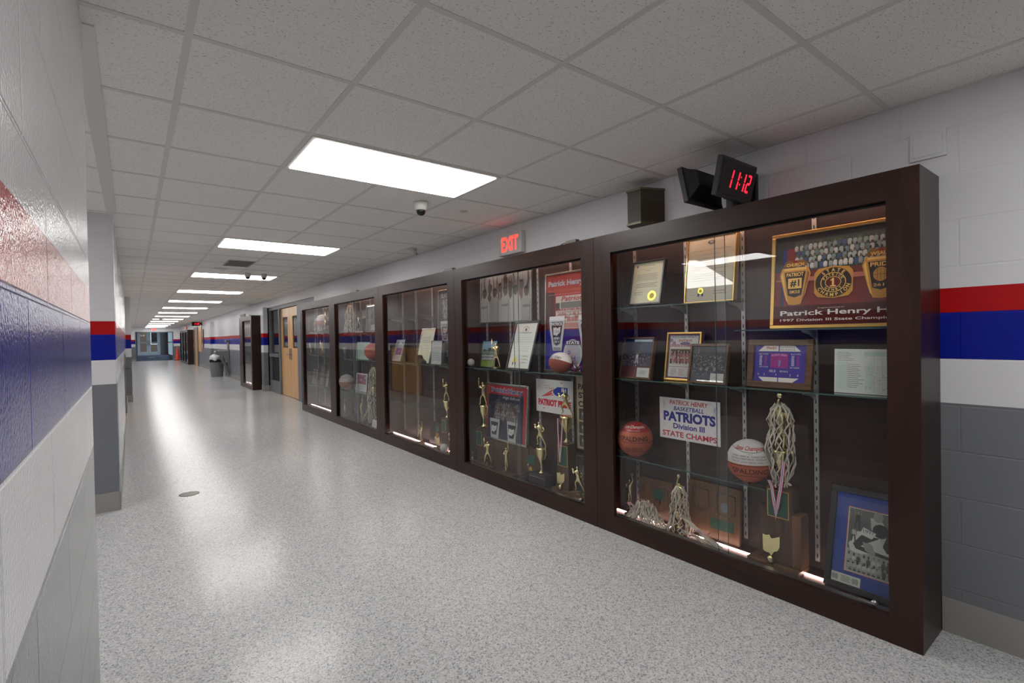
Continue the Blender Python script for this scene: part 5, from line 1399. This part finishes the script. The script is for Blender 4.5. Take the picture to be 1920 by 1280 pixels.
# separate case beyond the doors
trophy('gold and silver cup trophy on the middle shelf of the separate case', 2.74, 15.42, 1.0515, RZ, [(.12, .1, .04, M_OAK)], ex_fig('victory', .26, 0, (.16, .05, 1)))
trophy('gold figure trophy on the middle shelf of the separate case, left of the cup trophy', 2.74, 15.95, 1.0515, RZ, [(.12, .1, .03, M_OAK)], ex_fig('runner', .26, 0))
sheet_thing('framed_photo', 'dark framed team photograph on the top shelf of the separate case', 'framed photo', 16.1, 1.5015, 2.80, .5, .36, .02, M_BLACK, art_group, 5, base=(90, 80, 84))
trophy('silver figure trophy on the top shelf of the separate case', 2.74, 15.45, 1.5015, RZ, [(.1, .1, .03, M_BLACK)], lambda t, z: figure(t, 'victory', z, .26, M_SILVER, 0))

# ================================================================== ON THE WALL AND CEILING
# double-faced digital clock
def seg_digit(mb, ch, x, z, w, h, y, m):
    S = {'1': 'bc', '2': 'abged'}[ch]; k = .12 * h; sh = .16
    def q(a, b, c, d):
        pts = [(a, b), (c, b), (c, d), (a, d)]; mb.add([(x + p + sh * r_, y, z + r_) for p, r_ in pts], [(0, 1, 2, 3)], m)
    g = k * .25
    if 'a' in S: q(k * .6, h - k, w - k * .6, h)
    if 'g' in S: q(k * .6, h / 2 - k / 2, w - k * .6, h / 2 + k / 2)
    if 'd' in S: q(k * .6, 0, w - k * .6, k)
    if 'b' in S: q(w - k, h / 2 + g, w, h - g)
    if 'c' in S: q(w - k, g, w, h / 2 - g)
    if 'e' in S: q(0, g, k, h / 2 - g)
    if 'f' in S: q(0, h / 2 + g, k, h - g)
M_LED = emis('led_red', (255, 24, 44), 1.6)
def clock(label, loc, s=1.0):
    t = empty('wall_clock', loc, 0, label=label, cat='clock')
    W, H = .355 * s, .2 * s
    for k, rz in enumerate((0, PI)):
        e = bpy.data.objects.new('display_head', None); e.empty_display_size = .03; col.objects.link(e); e.parent = t
        hd = MB()
        hd.box(-W / 2, W / 2, 0, .03 * s, 0, H, plain('clock_bezel', (52, 52, 52), .45))
        hd.add([(-W / 2 + .01, .03 * s, .01), (W / 2 - .01, .03 * s, .01), (W / 2 - .01, .03 * s, H - .01), (-W / 2 + .01, .03 * s, H - .01),
                (-W / 2 + .12 * s, .10 * s, H * .3), (W / 2 - .02 * s, .10 * s, H * .3), (W / 2 - .02 * s, .10 * s, H * .75), (-W / 2 + .12 * s, .10 * s, H * .75)],
               [(0, 4, 5, 1), (1, 5, 6, 2), (2, 6, 7, 3), (3, 7, 4, 0), (4, 7, 6, 5), (0, 1, 2, 3)], M_BLACK)
        o = hd.build('housing', t, bevel=.003)
        o.rotation_euler = (math.radians(12), 0, rz); o.location = (0, -.095 * s if k == 0 else .095 * s, 0)
        f = MB(); f.box(-W / 2 + .014, W / 2 - .014, -.002, 0, .014, H - .014, plain('clock_face', (10, 6, 7), .12))
        c = f.build('face', o)
        y = -.0028; hh = H * .48; z = H * .25; x0 = -W * .29
        for ch, xx in (('1', 0), ('1', .062 * s), ('1', .127 * s), ('2', .183 * s)): d = MB(); seg_digit(d, ch, x0 + xx, z, .042 * s, hh, y, M_LED); d.build('digit', o)
        for zz in (.3, .7):
            a = .008 * s; xx = x0 + .116 * s; d = MB(); d.add([(xx + .16 * hh * zz, y, z + hh * zz), (xx + a + .16 * hh * zz, y, z + hh * zz), (xx + a + .16 * hh * zz, y, z + hh * zz + a), (xx + .16 * hh * zz, y, z + hh * zz + a)], [(0, 1, 2, 3)], M_LED); d.build('colon_dot', o)
        bpy.data.objects.remove(e)
    b = MB(); b.box(W / 2 - .03, WX - loc[0], -.05, .05, H * .3, H * .75, M_BLACK); b.box(WX - loc[0] - .03, WX - loc[0], -.09, .09, H * .05, H * .95, M_BLACK); b.build('wall_bracket', t, bevel=.003)
    return t
clock('black double-faced clock reading 11:12 in red, bracketed above the nearest display case', (2.592, 1.49, 2.068))
clock('small distant double-faced clock with red digits, far down the right wall', (2.62, 29.9, 2.14))

# wall speaker
t = empty('wall_speaker', (WX, 2.155, 2.09), 0, label='olive cloth-covered wall speaker left of the near clock', cat='speaker')
b = MB(); b.prism([(0, -.125), (0, .125), (-.165, .055), (-.165, -.055)], .012, .225, M_OLIVE, 'z'); b.build('grille_box', t)
for z in (0, .225):
    b = MB(); b.prism([(0, -.13), (0, .13), (-.172, .06), (-.172, -.06)], z, z + .014, plain('speaker_trim', (112, 108, 86), .45, .3), 'z'); b.build('end_cap', t)
# exit signs
def exit_sign(label, loc, rz, w, h, s=1):
    t = empty('exit_sign', loc, rz, label=label, cat='exit sign')
    b = MB(); b.box(-w / 2, w / 2, -.045, 0, 0, h, M_WPLAS); b.build('housing', t, bevel=.004)
    b = MB(); vs, fs, asp = text_geo('EXIT', .035)
    b.add([((p - .5) * w * .74, -.0458, h * .16 + q * h * .68) for p, q in vs], fs, emis('exit_red', (255, 56, 46), 1.5)); b.build('lettering', t)
    return t
exit_sign('white exit sign with red letters on the right wall above the second display case', (WX - .004, 3.695, 2.118), RZ, .35, .2)
exit_sign('small exit sign far down the right wall above the three distant cases', (WX - .004, 38.6, 2.14), RZ, .42, .2)
exit_sign('red exit sign above the doorway at the far end', (1.3, YEND - .004, 2.15), 0, .32, .2)
# painted-over plate
t = empty('cover_plate', (WX, .635, 2.12), RZ, label='blank white cover plate on the block wall above the nearest case', cat='cover plate')
b = MB(); M_WP2 = plain('plate_white', (220, 220, 223), .36); b.box(-.065, .065, -.012, 0, 0, .122, M_WP2); b.box(-.052, .052, -.015, -.012, .013, .109, M_WP2); b.build('plate', t, bevel=.003)
# ceiling cameras
def dome(label, x, y, s=1.0):
    t = empty('dome_camera', (x, y, ZC - .001), 0, label=label, cat='security camera')
    b = MB(); b.lathe([(.052 * s, 0), (.056 * s, -.004), (.054 * s, -.012), (.05 * s, -.03 * s), (.045 * s, -.052 * s), (.036 * s, -.062 * s), (0, -.062 * s)], M_WPLAS, seg=24); b.build('housing', t)
    b = MB(); b.lathe([(.036 * s, -.06 * s), (.035 * s, -.075 * s), (.026 * s, -.092 * s), (.012 * s, -.1 * s), (0, -.102 * s)], M_CAMBLK, seg=24); b.build('dome', t)
dome('white dome camera with a dark bubble beside the first ceiling light', 1.79, 3.46)
dome('left of two dome cameras in front of the distant third light', 1.45, 8.6, .9)
dome('right of two dome cameras in front of the distant third light', 1.68, 8.6, .9)
t = empty('turret_camera', (2.635, 5.33, ZC - .001), .4, label='white turret camera where the ceiling meets the right wall', cat='security camera')
b = MB(); b.lathe([(.055, 0), (.055, -.012), (.045, -.02), (0, -.02)], M_WPLAS, seg=24); b.build('mount', t)
b = MB(); b.sphere((-.01, -.02, -.045), .04, M_WPLAS, 20, 12, (1.1, 1, .95)); b.build('body', t)
b = MB(); b.lathe([(.014, 0), (.014, .008), (0, .008)], M_CAMBLK, seg=16); o = b.build('lens', t, loc=(.026, -.03, -.055)); o.rotation_euler = (0, PI / 2, 0)
def disc(name, label, cat, x, y, r, h, m=M_WPLAS):
    t = empty(name, (x, y, ZC - .001), 0, label=label, cat=cat); b = MB()
    b.lathe([(r, 0), (r, -h * .4), (r * .8, -h), (0, -h)], m, seg=24); b.build('cover', t)
disc('sprinkler_cap', 'flat round white cap in the ceiling right of the near dome camera', 'sprinkler', 2.21, 3.51, .035, .006)
disc('smoke_detector', 'white smoke detector in the ceiling past the fifth light', 'smoke detector', 1.08, 15.9, .07, .04)
disc('smoke_detector', 'tiny distant smoke detector in front of the far ceiling lights', 'smoke detector', 1.06, 27.2, .07, .05)
disc('sprinkler_cap', 'small round cap in the ceiling near the third light', 'sprinkler', 2.3, 9.6, .035, .006)
disc('occupancy_sensor', 'flat white disc on the ceiling beside the square vent', 'sensor', 1.04, 8.2, .09, .012)
t = empty('ceiling_vent', (1.17, 7.55, ZC - .002), 0, label='square grey ceiling vent between the second and third lights', cat='vent')
b = MB(); b.box(-.16, .16, -.28, .28, -.003, 0, plain('vent_grey', (150, 150, 148), .5)); b.build('plate', t)
b = MB()
for i in range(9): b.box(-.14, .14, -.25 + i * .06, -.225 + i * .06, -.008, -.003, plain('vent_slat', (120, 120, 118), .5))
b.build('louvres', t)
# power adapters and cables on top of the cases
def adapter(label, y, ln=.11):
    t = empty('power_adapter', (2.62, y, 2.033), 0, label=label, cat='power adapter')
    b = MB(); b.box(-.02, .02, -ln / 2, ln / 2, 0, .026, plain('adapter_grey', (120, 120, 112), .4)); b.build('case', t, bevel=.004)
    b = MB(); b.tube([(0, ln / 2, .013), (.01, ln / 2 + .05, .02), (.03, ln / 2 + .12, .012), (.06, ln / 2 + .2, .004)], .003, M_SLOT); b.build('cable', t)
adapter('grey power adapter on top of the second case near the exit sign', 2.66)
adapter('grey power adapter on top of the middle case at its right end', 4.45, .16)
adapter('grey power adapter with trailing cable on top of the fourth case', 7.2, .25)
adapter('small grey power adapter on top of the separate case', 15.4, .1)
t = empty('wall_vent', (WX, 18.0, 2.1), RZ, label='small grey louvred vent high on the wall beyond the separate case', cat='vent')
b = MB(); b.box(-.4, .4, -.02, 0, 0, .1, plain('vent_grey', (150, 150, 148), .5)); b.build('plate', t)
# floor cleanout
t = empty('floor_cleanout', (.378, 5.262, 0), 0, label='round dark metal cleanout cover set in the near floor', cat='floor cover')
b = MB(); b.lathe([(.078, 0), (.078, .0015), (.07, .002), (0, .002)], plain('bronze_cover', (96, 88, 80), .4, .5), seg=32); b.build('cover', t)
# drinking fountain and bottle filler
t = empty('drinking_fountain', (WX - .004, 21.18, 0), 0, label='stainless drinking fountain with bottle filler behind the grey bin', cat='drinking fountain')
b = MB(); b.box(-.02, 0, -.22, .22, .8, 1.38, M_STEEL); b.box(-.1, -.02, -.17, .17, 1.3, 1.38, M_STEEL); b.build('bottle_filler', t, bevel=.006)
b = MB(); b.prism([(0, .55), (0, .98), (-.44, .98), (-.46, .93), (-.44, .86), (-.2, .78), (-.12, .55)], -.23, .23, M_STEEL, 'y'); b.build('basin', t, bevel=.01)
b = MB(); b.box(-.06, 0, -.2, .2, .1, .55, M_STEEL); b.build('panel', t)
b = MB(); b.box(-.025, -.02, -.08, -.02, 1.12, 1.26, plain('filter_sticker', (206, 200, 60), .5)); b.build('yellow_sticker', t)
b = MB(); b.tube([(-.38, .1, .98), (-.38, .1, 1.03), (-.33, .1, 1.04)], .01, M_STEEL); b.build('bubbler', t)
# apron panel leaning from the basin
t2 = empty('leaning_panel', (2.59, 20.9, 0), 0, label='grey apron panel slanting down beside the bin to the wall', cat='panel')
b = MB(); b.prism([(-.08, .78), (-.02, .82), (.26, .2), (.26, .05)], -.015, .015, M_HMF, 'y'); b.build('panel', t2)
# bin
t = empty('trash_bin', (2.56, 21.86, 0), 0, label='round grey bin with a pale liner bag in front of the drinking fountain', cat='bin')
b = MB(); b.lathe([(.19, 0), (.2, .02), (.235, .56), (.24, .57), (.22, .57), (.19, .04), (0, .04)], M_BIN, seg=28); b.build('body', t)
b = MB(); b.lathe([(.24, .55), (.25, .62), (.235, .66), (.245, .66)], M_SLOT, seg=28); b.build('rim', t)
b = MB(); pr = []
rd = random.Random(2); v = []
for i in range(28):
    a = 2 * PI * i / 28
    for k, (r_, z_) in enumerate(((.245, .62), (.25, .7), (.22, .78), (.13, .84), (.03, .82))):
        r2 = r_ * (1 + rd.uniform(-.08, .08)); v.append((r2 * math.cos(a), r2 * math.sin(a), z_ + rd.uniform(-.02, .02)))
b.add(v, [(i * 5 + k, ((i + 1) % 28) * 5 + k, ((i + 1) % 28) * 5 + k + 1, i * 5 + k + 1) for i in range(28) for k in range(4)], plain('liner', (196, 198, 198), .3), True); b.build('liner_bag', t)
# board and strip far down the wall
t = empty('notice_board', (WX - .002, 30.6, .8), RZ, label='plain tan board on the right wall under the distant clock', cat='board')
b = MB(); b.box(-.7, .7, -.03, 0, 0, 1.32, M_DOOR); b.build('board', t, bevel=.004)
t = empty('wall_strip', (WX - .002, 29.2, 1.0), RZ, label='narrow dark framed strip beside the tan board', cat='wall strip')
b = MB(); b.box(-.1, .1, -.03, 0, 0, .95, plain('strip_red', (96, 44, 44), .5)); b.build('strip', t, bevel=.004)
# traffic cone
t = empty('traffic_cone', (2.62, 43.3, 0), 0, label='orange traffic cone beside the far doorway', cat='traffic cone')
b = MB(); b.box(-.2, .2, -.2, .2, 0, .03, M_BLACK); b.build('foot', t)
b = MB(); b.lathe([(.16, .03), (.14, .06), (.03, .96), (.025, .97), (0, .97)], M_CONE, seg=24); b.build('cone', t)
# mat lettering patch in the vestibule
t = empty('entrance_mat', (1.2, 46.9, .155), 0, math.atan(.09), label='dark entrance mat with a pale mark on the vestibule ramp', cat='mat')
b = MB(); b.box(-.55, .55, -.6, .6, 0, .01, plain('mat', (34, 46, 66), .9)); b.build('mat', t); b = MB(); b.box(-.2, .2, -.12, .12, .01, .012, plain('mat_mark', (120, 128, 136), .8)); b.build('pale_mark', t)
